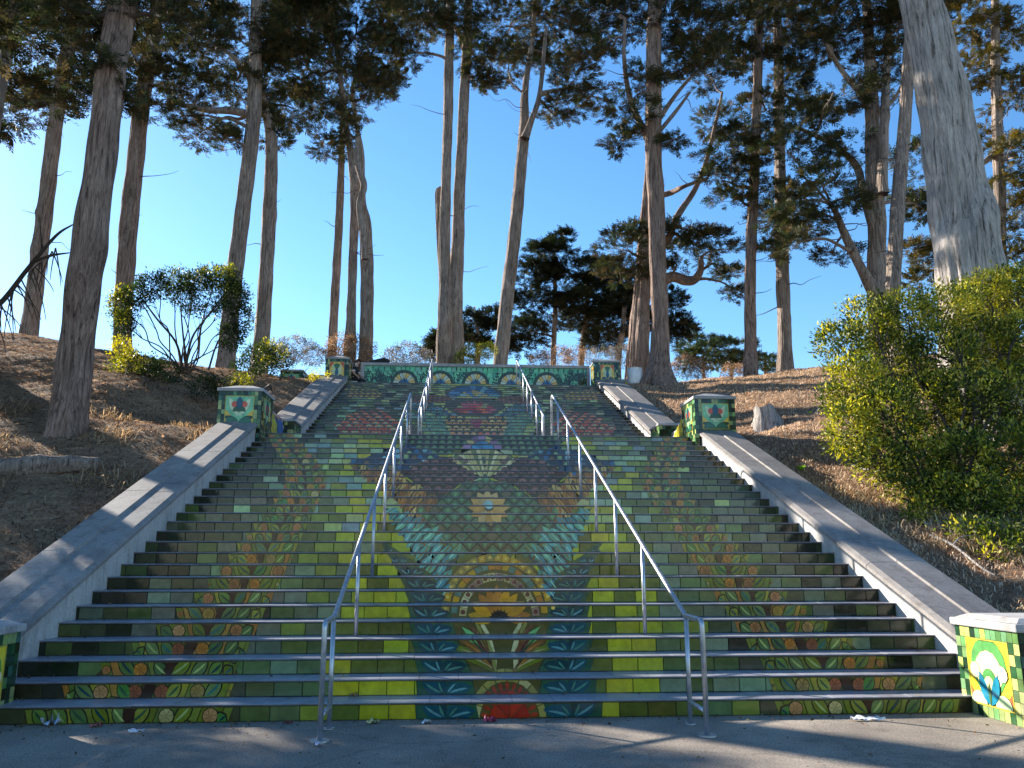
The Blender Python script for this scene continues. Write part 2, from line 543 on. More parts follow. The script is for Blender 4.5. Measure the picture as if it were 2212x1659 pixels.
PIECES, BACKS = [], []         # (poly, colour, layer)
def put(p, c, layer=0, both=True, jit=0.12):
    for s in ((0, 1) if both else (0,)):
        k = 1 + random.uniform(-jit, jit)
        PIECES.append((mirror(p) if s else p, tuple(v * k for v in c), layer))
BED_COL = [(.02, .02, .017)]
BEDC = []
def back(p, both=True, col=None):
    for q in ([p, mirror(p)] if both else [p]):
        BACKS.append(q); BEDC.append(col or (.03, .03, .022))
def fill_scales(reg, r, cols, both=True, flip=False, inner=None):
    xs = [p[0] for p in reg]; zs = [p[1] for p in reg]
    row = 0; z = min(zs)
    while z < max(zs):
        x = min(xs) + (r if row % 2 else 0)
        while x < max(xs) + r:
            if in_poly(x, z + r * 0.3, reg):
                c = random.choice(cols)
                put(disc(x, z, r * 0.9, 8, 0, math.pi), c, 0, both)
                if inner: put(sector(x, z, r * .36, r * .58, .15, math.pi - .15, 5), random.choice(inner), 1, both); put(disc(x, z, r * 0.24, 5, 0, math.pi), random.choice(inner), 1, both)
            x += 2 * r
        z += r * 0.98; row += 1
def fill_leaves(reg, step, ln, w, ang, cols, veins=None, both=True):
    xs = [p[0] for p in reg]; zs = [p[1] for p in reg]
    z = min(zs); row = 0
    while z < max(zs):
        x = min(xs) + (step / 2 if row % 2 else 0)
        while x < max(xs):
            if in_poly(x, z, reg):
                a = ang + random.uniform(-0.25, 0.25)
                put(leaf(x - math.cos(a) * ln / 2, z - math.sin(a) * ln / 2, a, ln, w, random.uniform(-0.5, 0.5)), random.choice(cols), 0, both)
                if veins: put(leaf(x - math.cos(a) * ln * 0.4, z - math.sin(a) * ln * 0.4, a, ln * 0.75, w * 0.22), random.choice(veins), 1, both)
            x += step
        z += step * 0.62; row += 1
def fill_discs(reg, r0, r1, cols, n, both=True):
    got = []
    xs = [p[0] for p in reg]; zs = [p[1] for p in reg]
    for _ in range(n):
        x, z = random.uniform(min(xs), max(xs)), random.uniform(min(zs), max(zs))
        if not in_poly(x, z, reg): continue
        r = r1 if len(got) < 60 else random.uniform(r0, r1)
        if all((x - a) ** 2 + (z - b) ** 2 > (r + c) ** 2 for a, b, c in got):
            got.append((x, z, r))
            put(disc(x, z, r, 6 if r < 0.05 else 8), random.choice(cols), 0, both)

GOLD, AMBER, BROWN = rgb(200, 150, 30), rgb(190, 120, 40), rgb(120, 75, 40)
CREAM, SAND, MAROON = rgb(215, 205, 160), rgb(190, 175, 120), rgb(95, 45, 48)
NAVY, BLUE, SKYB, TURQ = rgb(28, 60, 105), rgb(35, 100, 160), rgb(125, 185, 215), rgb(70, 155, 150)
DTEAL, TEAL, LGREEN = rgb(18, 62, 72), rgb(40, 105, 110), rgb(120, 190, 120)
OLIVE, GREEN, DGREEN = rgb(110, 120, 30), rgb(70, 125, 55), rgb(40, 70, 45)
RED, CORAL, PINK, LAV = rgb(190, 50, 25), rgb(215, 105, 70), rgb(190, 90, 110), rgb(150, 120, 175)
LIME, MINT = rgb(175, 190, 25), rgb(120, 195, 165)

# --- leafy vines up both sides
vine = [(3.58, 0.0, .98), (3.58, .2, .82), (3.5, .41, .66), (3.4, .62, .57), (3.36, .85, .5), (3.3, 1.1, .44), (3.29, 1.5, .42), (3.3, 2.0, .38), (3.3, 2.5, .36), (3.33, 2.85, .35), (3.58, 3.28, .34), (3.95, 3.66, .32), (4.3, 3.95, .3), (4.62, 4.28, .26)]
vz = np.array([p[1] for p in vine]); vx = np.array([p[0] for p in vine]); vw = np.array([p[2] for p in vine])
def vxc(z): return float(np.interp(z, vz, vx))
def vwc(z): return float(np.interp(z, vz, vw))
back([(vxc(z) - vwc(z), z) for z in np.linspace(0, 4.3, 30)] + [(vxc(z) + vwc(z), z) for z in np.linspace(4.3, 0, 30)], True, rgb(74, 66, 34))
for k in range(27):
    z0 = k * H; xc, hw = vxc(z0 + .08), vwc(z0 + .08)
    ws = max(.02, .06 - .002 * k)
    put([(vxc(z0) - ws, z0), (vxc(z0) + ws, z0), (vxc(z0 + H) + ws, z0 + H), (vxc(z0 + H) - ws, z0 + H)], rgb(58, 34, 22), 2)
    for sgn in (-1, 1):
        t = ws * .5; i_ = 0
        while t < hw - .03:
            w_ = random.uniform(.15, .21) if hw > .4 else random.uniform(.12, .16)
            w_ = min(w_, hw - t)
            x0_, x1_ = xc + sgn * t, xc + sgn * (t + w_)
            sl = sgn * .05
            base_c = random.choice([OLIVE, rgb(150, 140, 45), rgb(165, 110, 45), rgb(120, 128, 50), rgb(175, 130, 60), rgb(96, 112, 48)])
            put([(x0_, z0), (x1_, z0), (x1_ + sl, z0 + H), (x0_ + sl, z0 + H)], base_c, 0)
            if (i_ + k) % 2 == 0 or random.random() < .3:
                a = math.pi / 2 - sgn * random.uniform(.85, 1.1)
                ln = w_ * 1.25
                g = random.choice([GREEN, OLIVE, rgb(96, 124, 52), rgb(100, 120, 70), rgb(140, 142, 52), rgb(80, 108, 60)])
                bx, bz = x0_ - sgn * .02, z0 + .0
                put(leaf(bx - sgn * .012, bz - .008, a, ln + .03, .165, sgn * .3), rgb(40, 34, 22), 1)
                put(leaf(bx, bz, a, ln, .135, sgn * .3), g, 2)
                put(leaf(bx + sgn * .02, bz + .012, a, ln * .8, .03, sgn * .3), random.choice([TEAL, DTEAL, rgb(165, 180, 110), rgb(52, 84, 62)]), 3)
            else:
                c_ = random.choice([AMBER, rgb(185, 118, 75), rgb(165, 105, 60), rgb(180, 138, 60), rgb(180, 118, 68), rgb(160, 130, 72), SAND, rgb(185, 135, 90), rgb(150, 85, 55)])
                cx_, cz_ = (x0_ + x1_) / 2 + sl * .4, z0 + .06
                put(disc(cx_, cz_, min(.085, w_ * .56), 10), rgb(48, 36, 24), 1)
                put(disc(cx_, cz_, min(.075, w_ * .5), 10), c_, 2)
                for q in range(7):
                    put(leaf(cx_, cz_, q * math.pi * 2 / 7 + .3, min(.07, w_ * .47), .012), tuple(v * .6 for v in c_), 3)
            t += w_; i_ += 1

# --- blue leaf bands either side of the middle
bl_z = np.array([0, .35, .65, 1.03, 1.3, 1.74]); bl_i = np.array([.29, .36, .53, .64, .85, 1.6]); bl_o = np.array([.9, .93, 1.04, 1.15, 1.3, 1.66])
back([(float(np.interp(z, bl_z, bl_i)), z) for z in bl_z] + [(float(np.interp(z, bl_z, bl_o)), z) for z in bl_z[::-1]])
for k in range(11):
    z0 = k * H
    i0, o0 = float(np.interp(z0 + .08, bl_z, bl_i)), float(np.interp(z0 + .08, bl_z, bl_o))
    i1, o1 = float(np.interp(z0 + H, bl_z, bl_i)), float(np.interp(z0 + H, bl_z, bl_o))
    ib, ob = float(np.interp(z0, bl_z, bl_i)), float(np.interp(z0, bl_z, bl_o))
    m0, m1 = (ib + ob) / 2, (i1 + o1) / 2
    put([(ib, z0), (m0, z0), (m1, z0 + H), (i1, z0 + H)], rgb(46, 88, 62), 0); put([(m0, z0), (ob, z0), (o1, z0 + H), (m1, z0 + H)], rgb(42, 84, 66), 0)
    mid, half = (i0 + o0) / 2, (o0 - i0) / 2
    for a, l in ((.38, .98), (1.0, .62), (math.pi - .38, .98), (math.pi - 1.0, .62)):
        put(leaf(mid, z0 + .015, a, half * l, .15 if l > .7 else .11, .3), random.choice([DTEAL, rgb(20, 75, 95), rgb(25, 78, 92)]), 1)
        put(leaf(mid + math.cos(a) * .04, z0 + .02, a, half * l * .7, .03, .3), random.choice([rgb(95, 150, 165), rgb(70, 130, 120)]), 2)

# --- middle: half sun, reeds and a sunburst
mid_back = [(-.29, 0), (-.36, .35), (-.53, .65), (-.74, .97), (-.7, 1.2), (-.5, 1.45), (0, 1.6), (.5, 1.45), (.7, 1.2), (.74, .97), (.53, .65), (.36, .35), (.29, 0)]
back(mid_back, False, rgb(92, 84, 40))
for q in range(4):
    put(sector(0, 0, 0.0, .2, q * math.pi / 4, (q + 1) * math.pi / 4), RED if q % 2 else rgb(165, 40, 22), 1, False)
for q in range(11):
    a = math.pi * (q + .5) / 11
    put(leaf(.19 * math.cos(a), .19 * math.sin(a), a, .1, .055), rgb(165, 60, 30), 1, False)
for q in range(8):
    put(sector(0, 0, .285, .36, q * math.pi / 8, (q + 1) * math.pi / 8), random.choice([SAND, rgb(165, 150, 80)]), 0, False)
for q, (a, c, v) in enumerate([(.62, OLIVE, SAND), (.82, rgb(130, 90, 45), AMBER), (1.0, LGREEN, DGREEN), (1.16, rgb(120, 80, 50), MAROON), (1.32, rgb(150, 150, 80), BROWN), (1.46, CREAM, BROWN)]):
    put(leaf(.05 + .01 * q, .3, a, .62 - .015 * q, .1, -.35), c, 1)
    put(leaf(.08 + .01 * q, .33, a, .46, .025, -.35), v, 2)
for q in range(9):
    a = math.pi * (q + .5) / 9
    put(leaf(.1 * math.cos(a), .77 + .1 * math.sin(a), a, .3, .125), random.choice([GOLD, rgb(215, 150, 25), AMBER]), 1, False)
put(disc(0, .77, .12, 10, 0, math.pi), rgb(25, 18, 14), 2, False)
for q in range(14):
    a0, a1 = math.pi * q / 14, math.pi * (q + 1) / 14
    put(sector(0, .82, .4, .5, a0, a1), random.choice([SAND, rgb(165, 130, 115), CREAM]), 0, False)
    put(disc(.45 * math.cos((a0 + a1) / 2), .82 + .45 * math.sin((a0 + a1) / 2), .035, 7), rgb(110, 60, 55), 1, False)
for q in range(18):
    a0, a1 = math.pi * q / 18, math.pi * (q + 1) / 18
    put(sector(0, .85, .51, .6, a0, a1), random.choice([rgb(95, 130, 120), GOLD, AMBER]), 0, False)
    put(sector(0, .86, .61, .72, a0, a1), random.choice([GOLD, rgb(185, 140, 45), rgb(165, 140, 70)]), 0, False)
    put(disc(.665 * math.cos((a0 + a1) / 2), .86 + .665 * math.sin((a0 + a1) / 2), .03, 7), rgb(225, 190, 90), 1, False)

# --- turquoise curling wedge
tw = [(.55, 1.0), (.76, 1.13), (1.13, 1.55), (1.77, 2.36), (1.3, 2.2), (.96, 2.0), (.45, 1.6), (.66, 1.3)]
back(tw, True, rgb(34, 66, 72))
fill_leaves(tw, .15, .24, .11, 2.3, [TURQ, rgb(80, 165, 175), rgb(95, 175, 150), rgb(55, 135, 160)], [rgb(160, 215, 205), rgb(130, 105, 40)])
fill_leaves(tw, .3, .2, .05, .9, [rgb(125, 95, 35), rgb(110, 85, 30)])

# --- green lattice field and rosette
gf = [(0, 1.6), (.45, 1.6), (.96, 2.0), (1.1, 2.06), (1.2, 2.3), (.84, 2.55), (.4, 2.9), (0, 3.0)]
back(gf, True, rgb(24, 32, 24))
s = .115
row = 0; z = 1.5
while z < 3.05:
    x = 0 if row % 2 else s
    while x < 1.4:
        if in_poly(x + .001, z, gf) and math.hypot(x, z - 2.37) > .34:
            put([(x - s * .9, z), (x, z - s * .9), (x + s * .9, z), (x, z + s * .9)], random.choice([rgb(75, 105, 70), rgb(62, 92, 66), rgb(90, 85, 60), rgb(70, 110, 85)]), 0, x > .01)
            put([(x - s * .4, z + s * .1), (x, z - s * .55), (x + s * .4, z + s * .1), (x, z + s * .3)], random.choice([rgb(100, 150, 105), rgb(105, 85, 80), rgb(90, 140, 115)]), 1, x > .01)
        x += 2 * s
    z += s; row += 1
back(disc(0, 2.37, .37, 20), False)
for q in range(12):
    a = 2 * math.pi * q / 12
    put(leaf(.06 * math.cos(a), 2.37 + .06 * math.sin(a), a, .3, .17), random.choice([rgb(205, 160, 95), rgb(185, 135, 70), rgb(200, 165, 115)]), 1, False)
put(disc(0, 2.42, .095, 10), rgb(150, 200, 215), 3, False)

# --- amber wings, plum scales, blue flower fields, cream fan
wg = [(1.1, 2.06), (1.85, 2.7), (2.69, 3.33), (2.2, 3.25), (1.7, 3.11), (1.3, 2.85), (.84, 2.5)]
back(wg, True, rgb(48, 32, 20))
fill_leaves(wg, .15, .25, .115, 1.9, [rgb(190, 130, 55), rgb(165, 100, 45), rgb(205, 170, 105), rgb(140, 85, 45)], [rgb(90, 55, 30)])
pp = [(.1, 3.02), (.5, 2.85), (.86, 2.55), (1.3, 2.88), (1.68, 3.14), (1.35, 3.4), (.95, 3.62), (.5, 3.6), (.25, 3.3)]
back(pp, True, rgb(30, 18, 18))
fill_scales(pp, .1, [rgb(105, 55, 62), rgb(90, 45, 50), rgb(120, 70, 80)], inner=[rgb(150, 105, 110), rgb(70, 35, 40)])
fb = [(2.78, 3.4), (2.2, 3.72), (1.7, 3.98), (1.2, 3.8), (.95, 3.64), (1.35, 3.42), (1.7, 3.14), (2.2, 3.28)]
back(fb, True, rgb(34, 50, 80))
fill_discs(fb, .022, .062, [SKYB, BLUE, NAVY, rgb(60, 90, 130), rgb(105, 160, 190), rgb(130, 165, 120), NAVY, rgb(120, 95, 70)], 2600)
back(sector(0, 2.95, 0, .92, math.pi * .22, math.pi * .78, 8), False)
for q in range(15):
    a0 = math.pi * (.22 + .56 * q / 15); a1 = math.pi * (.22 + .56 * (q + 1) / 15)
    put(sector(0, 2.95, .08, .9, a0, a1), [CREAM, rgb(115, 125, 75), SAND, rgb(175, 165, 110)][q % 4], 0, False)
for q in range(6):
    put(disc(0, 3.1 + q * .12, .04, 8), rgb(60, 75, 80), 1, False)
wv = [(.72, 3.66), (.95, 3.64), (1.7, 3.98), (2.1, 4.32), (.5, 4.32), (.3, 4.0), (.6, 3.85)]
back(wv, True, rgb(26, 34, 28))
fill_scales(wv, .085, [rgb(75, 105, 85), rgb(60, 85, 70), rgb(95, 120, 90)], inner=[rgb(120, 150, 120)])
back([(-.5, 4.32), (-.32, 3.86), (.32, 3.86), (.5, 4.32)], False)
for q in range(7):
    a0, a1 = math.pi * q / 7, math.pi * (q + 1) / 7
    put(sector(0, 3.87, .26, .44, a0, a1), [LAV, rgb(130, 95, 140), SAND][q % 3], 0, False)
    put(sector(0, 3.87, .0, .25, a0, a1), random.choice([rgb(70, 150, 215), rgb(55, 125, 190)]), 0, False)

# --- upper flight
def region(p, both=True): back(p, both, rgb(70, 70, 58)); return p
fill_scales(region([(-.55, 4.32), (.55, 4.32), (.62, 4.7), (.8, 5.2), (-.8, 5.2), (-.62, 4.7)], False), .1, [CORAL, rgb(205, 125, 75), rgb(215, 160, 110), rgb(205, 135, 125)], False, inner=[CREAM, rgb(215, 85, 60)])
wl = region([(.62, 4.4), (1.0, 4.4), (1.45, 5.3), (1.95, 6.1), (1.1, 5.9), (.85, 5.25)])
fill_leaves(wl, .16, .25, .12, 1.2, [rgb(140, 175, 150), rgb(105, 150, 150), rgb(120, 165, 130)], [rgb(80, 110, 95)])
dk = region([(1.3, 4.4), (1.75, 4.4), (2.2, 5.2), (2.0, 5.6), (1.6, 5.0)])
fill_scales(dk, .08, [rgb(75, 75, 55), rgb(95, 90, 60)], inner=[rgb(55, 60, 45)])
yl = region([(.06, 5.2), (.8, 5.2), (1.05, 5.75), (.75, 6.0), (.35, 5.9), (.15, 5.6)])
fill_scales(yl, .11, [rgb(210, 165, 80), rgb(195, 145, 85), rgb(215, 185, 120)], inner=[rgb(170, 60, 80), CREAM])
for q in range(5):
    put(leaf(0, 5.2, math.pi / 2 + (q - 2) * .16, .72, .09), random.choice([rgb(165, 55, 90), rgb(190, 165, 110), rgb(150, 75, 100)]), 2, False)
bw = region([(.75, 5.98), (1.1, 5.92), (2.0, 6.35), (2.35, 6.75), (1.6, 6.75), (1.1, 6.5)])
fill_scales(bw, .1, [SKYB, rgb(90, 150, 195), rgb(55, 100, 145), TURQ], inner=[NAVY])
lt = region([(0, 5.95), (.6, 6.0), (1.05, 6.5), (.95, 6.9), (.5, 7.05), (0, 7.1)])
for rr_, nn, cc in ((.75, 9, [PINK, rgb(170, 60, 75), rgb(150, 150, 110)]), (.48, 7, [rgb(185, 60, 70), CORAL]), (.25, 5, [rgb(150, 40, 60), LAV])):
    for q in range(nn):
        a = math.pi * (.08 + .84 * q / (nn - 1))
        put(leaf(0, 6.15, a, rr_, .24 * rr_ + .1), random.choice(cc), 0 if rr_ > .6 else 1 if rr_ > .4 else 2, False)
mo = region([(1.55 + .78 * math.cos(a), 7.02 + .3 * math.sin(a)) for a in np.linspace(0, 2 * math.pi, 18)[:-1]])
fill_scales(mo, .085, [rgb(110, 50, 45), rgb(130, 75, 60), rgb(90, 45, 40)], inner=[rgb(165, 115, 90)])
region([(-1.0, 7.2), (1.0, 7.2), (1.1, 7.6), (.5, 8.1), (-.5, 8.1), (-1.1, 7.6)], False)
for q in range(11):
    a0, a1 = math.pi * (.03 + .94 * q / 11), math.pi * (.03 + .94 * (q + 1) / 11)
    put(sector(0, 7.1, .2, .55, a0, a1), random.choice([SKYB, rgb(75, 130, 195), SAND]), 0, False)
    put(sector(0, 7.1, .56, .98, a0, a1), random.choice([BLUE, rgb(80, 140, 205), rgb(100, 165, 195)]), 0, False)
dm = region([(3.3, 6.35), (2.55, 5.9), (2.3, 5.3), (2.5, 4.6), (3.2, 4.45), (3.95, 4.75), (4.15, 5.4), (3.9, 6.0)])
fill_scales(dm, .15, [rgb(200, 90, 60), rgb(180, 70, 55), rgb(210, 125, 90)], inner=[rgb(150, 190, 150), rgb(160, 60, 45)])
og = region([(3.4, 7.0), (4.4, 7.1), (4.8, 7.6), (4.6, 7.95), (3.6, 7.6), (3.1, 7.2)])
fill_scales(og, .1, [rgb(150, 140, 60), rgb(175, 120, 55), rgb(120, 120, 70)], inner=[rgb(190, 170, 100)])

# ================================================================== stairs
def tile_colour(x, k):
    a = abs(x); z = k * H
    r = random.random()
    side = [rgb(62, 70, 46), rgb(76, 90, 50), rgb(92, 104, 88), rgb(116, 138, 116), rgb(108, 106, 96), rgb(96, 116, 72), rgb(72, 74, 54), rgb(34, 38, 26)]
    pale = [rgb(150, 178, 150), rgb(165, 190, 150), rgb(130, 160, 150), rgb(120, 150, 160), rgb(170, 185, 120)]
    limes = [rgb(178, 176, 34), rgb(170, 170, 40), rgb(162, 166, 36)]
    lime_lim = float(np.interp(z, [0, .6, 1.2, 2.0, 3.2, 4.3, 5, 8.2], [1.72, 1.75, 1.85, 2.1, 2.85, 2.6, 1.7, 1.2]))
    if a < lime_lim + random.uniform(-.25, .25):
        if z > 4.4: return random.choice(pale) if r < .6 else random.choice([rgb(170, 185, 110), rgb(140, 165, 110)])
        if z > 2.2 and r < .28: return random.choice(pale)
        return random.choice(limes) if r < .66 else random.choice([rgb(88, 92, 32), rgb(96, 106, 40)])
    if a < lime_lim + .75:
        if z > 1.8 and r < .32: return random.choice(pale)
        return random.choice([rgb(94, 108, 46), rgb(80, 96, 54), rgb(112, 132, 110), rgb(92, 108, 76), rgb(126, 138, 56)])
    if z > 2.2 and a < 4.3 and r < .18: return random.choice(pale)
    if a > 4.3: return random.choice(side[:3] + [rgb(52, 50, 40), rgb(40, 46, 34)] + side[-2:])
    return random.choice(side)

TILE_W, T_Z0, T_Z1 = 0.28, 0.004, H - 0.024
def tile_mesh(w, h, t=0.006, b=0.004):
    me = bpy.data.meshes.new('tile')
    v = [(-w / 2, 0, 0), (w / 2, 0, 0), (w / 2, 0, h), (-w / 2, 0, h), (-w / 2 + b, -t, b), (w / 2 - b, -t, b), (w / 2 - b, -t, h - b), (-w / 2 + b, -t, h - b)]
    f = [(4, 5, 6, 7), (0, 1, 5, 4), (1, 2, 6, 5), (2, 3, 7, 6), (3, 0, 4, 7)]
    me.from_pydata(v, [], f); me.materials.append(M['glaze'])
    return me
TILE = tile_mesh(TILE_W - 0.006, T_Z1 - T_Z0)

def slab_profile(y0, y1, z):
    """tread with a rounded nosing; (y, z) outline"""
    return [(y1, z), (y1, z - 0.02), (y0 + .026, z - .02), (y0 + .012, z - .0115), (y0 + .003, z - .0055), (y0 + .002, z - .002), (y0 + .006, z)]

def build_flight(name, label, k0, k1, half, y_end, n_solo_tiles, solo_tread_rows, n_solo_pieces):
    root = empty(name, (0, nose_y(k0), (k0 - 1) * H), label, 'stairs')
    # concrete core faced with dark grout on the risers
    prof = []
    for k in range(k0, k1 + 1):
        y = nose_y(k) + 0.03
        prof += [(y, (k - 1) * H), (y, k * H - 0.02)]
    yb = y_end
    prof += [(yb, k1 * H - 0.02), (yb, (k0 - 1) * H - 0.6), (nose_y(k0) + 0.03, (k0 - 1) * H - 0.6)]
    n = len(prof)
    mb = MB()
    x0, x1 = -half, half
    v = [(x0, y, z) for y, z in prof] + [(x1, y, z) for y, z in prof]
    mb.add(v, [(i, n + i, n + (i + 1) % n, (i + 1) % n) for i in range(n)])
    mb.build('stair_core', M['grout'], root)
    # treads
    rest = MB()
    L = 0.4
    for k in range(k0, k1 + 1):
        y0 = nose_y(k)
        y1 = (nose_y(k + 1) + 0.03) if k < k1 else y0 + 0.45
        off = random.uniform(0, L)
        x = -half - off
        shared = None
        while x < half:
            a, b_ = max(x, -half), min(x + L, half)
            if b_ - a > 0.02:
                dz = random.uniform(-0.0012, 0.0012)
                if k <= solo_tread_rows:
                    m_ = MB(); m_.prism(slab_profile(y0 + random.uniform(-.002, .002), y1, k * H + dz), a + 0.002, b_ - 0.002)
                    m_.build('tread_slab', M['tread'], root, smooth=False)
                else:
                    rest.prism(slab_profile(y0, y1, k * H + dz), a + 0.002, b_ - 0.002)
            x += L
    if rest.v: rest.build('tread_slabs', M['tread'], root, kind='stuff')
    # plain riser tiles
    rest = MB(); solo = 0
    for k in range(k0, k1 + 1):
        y = nose_y(k) + 0.03
        x = -half - random.uniform(0, TILE_W)
        while x < half:
            a, b_ = max(x, -half), min(x + TILE_W, half)
            x += TILE_W
            w = b_ - a
            if w < 0.03: continue
            xm = (a + b_) / 2; z0 = (k - 1) * H + T_Z0; zm = z0 + .06
            if any(in_poly(a + .01, zm, p) and in_poly(b_ - .01, zm, p) and in_poly(xm, z0 + .11, p) for p in BACKS if min(q[0] for q in p) < xm < max(q[0] for q in p)):
                continue
            c = tile_colour(xm, k)
            c = tuple(q * random.uniform(.88, 1.12) for q in c)
            if solo < n_solo_tiles:
                t = bpy.data.objects.new('riser_tile', TILE); COL.objects.link(t)
                t.parent = root; t.matrix_parent_inverse = wm(root).inverted()
                t.location = (xm, y - random.uniform(0, .0015), z0)
                t.scale = ((w - .006) / (TILE_W - .006), 1, 1)
                t.color = (c[0], c[1], c[2], 1)
                solo += 1
            else:
                bvl, t_ = .004, .006
                h = T_Z1 - T_Z0
                rest.add([(a + .003, y, z0), (b_ - .003, y, z0), (b_ - .003, y, z0 + h), (a + .003, y, z0 + h), (a + .003 + bvl, y - t_, z0 + bvl), (b_ - .003 - bvl, y - t_, z0 + bvl), (b_ - .003 - bvl, y - t_, z0 + h - bvl), (a + .003 + bvl, y - t_, z0 + h - bvl)],
                         [(4, 5, 6, 7), (0, 1, 5, 4), (1, 2, 6, 5), (2, 3, 7, 6), (3, 0, 4, 7)], c)
    rest.build('riser_tiles', M['glaze_c'], root, kind='stuff')
    # dark setting bed under the mosaic
    bed = MB()
    for bi, (p, bc) in enumerate(zip(BACKS, BEDC)):
        for k in range(k0, k1 + 1):
            q = clip_half(clip_half(p, 1, (k - 1) * H + .001, True), 1, k * H - .022, False)
            if len(q) < 3 or abs(area(q)) < 1e-4: continue
            y = nose_y(k) + 0.03 - .0066 - .00025 * (bi % 9)
            if area(q) < 0: q = q[::-1]
            m_ = len(q)
            bed.add([(x, y, z) for x, z in q] + [(x, nose_y(k) + 0.03, z) for x, z in q], [tuple(range(m_))] + [(i, m_ + i, m_ + (i + 1) % m_, (i + 1) % m_) for i in range(m_)], bc)
    bed.build('mosaic_bed', M['glaze_c'], root, kind='stuff')
    # the mosaic pieces themselves
    todo = []
    for p, c, lay in PIECES:
        for k in range(k0, k1 + 1):
            q = clip_half(clip_half(p, 1, (k - 1) * H + .004, True), 1, k * H - .025, False)
            if len(q) < 3: continue
            ar = abs(area(q))
            if ar < 1.2e-4: continue
            q = shrink(q, .007 if ar > .006 else .0045)
            if area(q) < 0: q = q[::-1]
            todo.append((ar / (1 + .25 * (k - k0)), k, q, c, lay))
    todo.sort(key=lambda t: -t[0])
    rest = MB()
    for i, (ar, k, q, c, lay) in enumerate(todo):
        y = nose_y(k) + 0.03 - .0088
        th = .0035 + .004 * lay + .0036 * ((i * 7919) % 97) / 97
        m_ = len(q)
        mb_ = MB() if i < n_solo_pieces else rest
        mb_.add([(x, y - th, z) for x, z in q] + [(x, y, z) for x, z in q], [tuple(range(m_))] + [(j, m_ + j, m_ + (j + 1) % m_, (j + 1) % m_) for j in range(m_)], c)
        if i < n_solo_pieces: mb_.build('mosaic_piece', M['glaze_c'], root)
    if rest.v: rest.build('mosaic_pieces', M['glaze_c'], root, kind='stuff')
    return root

lower = build_flight('lower_stair_flight', 'lower wide flight of stairs with green tiles and leaf mosaic on its risers', 1, 27, W1, Y_LAND0 + .45, 295, 10, 295)
upper = build_flight('upper_stair_flight', 'upper flight of stairs behind the landing with coral and blue mosaic risers', 28, 51, W2, Y_TOP + .3, 0, 0, 0)
# landing
mb = MB(); mb.box(-5.9, 5.9, Y_LAND0 + .45, Y_LAND1 + .03, Z_LAND - .5, Z_LAND)
tag(mb.build('landing', M['tread']), 'flat landing between the two stair flights', None, None, 'structure')


# ================================================================== balustrades
def balustrade(name, label, side, xin, y0, y1, lift, ncop):
    """side = -1 left, +1 right; slopes with the stairs from y0 to y1"""
    root = empty(name, (side * (xin + .4), y0, float(nose_z(y0))), label, 'balustrade', 'concrete balustrades of the stairs')
    def sweep(sec, ya, yb, nm, mat='concrete'):
        mb = MB()
        n = len(sec)
        ys = [ya, yb]
        v = [(side * x, y, float(nose_z(y)) + dz) for y in ys for x, dz in sec]
        f = [tuple(range(n)), tuple(range(2 * n - 1, n - 1, -1))] + [(i, n + i, n + (i + 1) % n, (i + 1) % n) for i in range(n)]
        if side > 0: f = [t[::-1] for t in f]
        mb.add(v, f)
        return mb.build(nm, M[mat], root, bevel=.006)
    sweep([(xin, -.75), (xin, lift - .07), (5.84, lift - .12), (5.84, -.9)], y0, y1, 'wall_body')
    cop = [(xin - .045, lift - .068), (xin - .045, lift - .02), (xin + .02, lift + .02), (xin + .38, lift + .022), (xin + .395, lift + .05), (5.84, lift + .03), (5.9, lift - .02), (5.9, lift - .14)]
    step = (y1 - y0) / ncop
    for i in range(ncop):
        sweep(cop, y0 + i * step + (.003 if i else 0), y0 + (i + 1) * step - .003, 'coping_stone', 'coping')
    return root
balustrade('balustrade', 'sunlit concrete balustrade right of the lower flight', 1, W1, .172, 9.868, .24, 4)
balustrade('balustrade', 'shaded concrete balustrade left of the lower flight beside the big trunk', -1, W1, .33, 9.868, .33, 4)
balustrade('balustrade', 'concrete balustrade right of the upper flight below the tree with the white bin', 1, W2, 13.46, 22.86, .28, 4)
balustrade('balustrade', 'concrete balustrade left of the upper flight', -1, W2, 13.46, 22.86, .28, 4)

# ================================================================== pillars
def face_piece(mb, poly, org, ux, nrm, base, th, col):
    if area(poly) < 0: poly = poly[::-1]
    n = len(poly)
    P = lambda x, z, t: (org[0] + ux[0] * x + nrm[0] * t, org[1] + ux[1] * x + nrm[1] * t, org[2] + z)
    mb.add([P(x, z, base + th) for x, z in poly] + [P(x, z, base) for x, z in poly],
           [tuple(range(n))] + [(i, n + i, n + (i + 1) % n, (i + 1) % n) for i in range(n)], col)

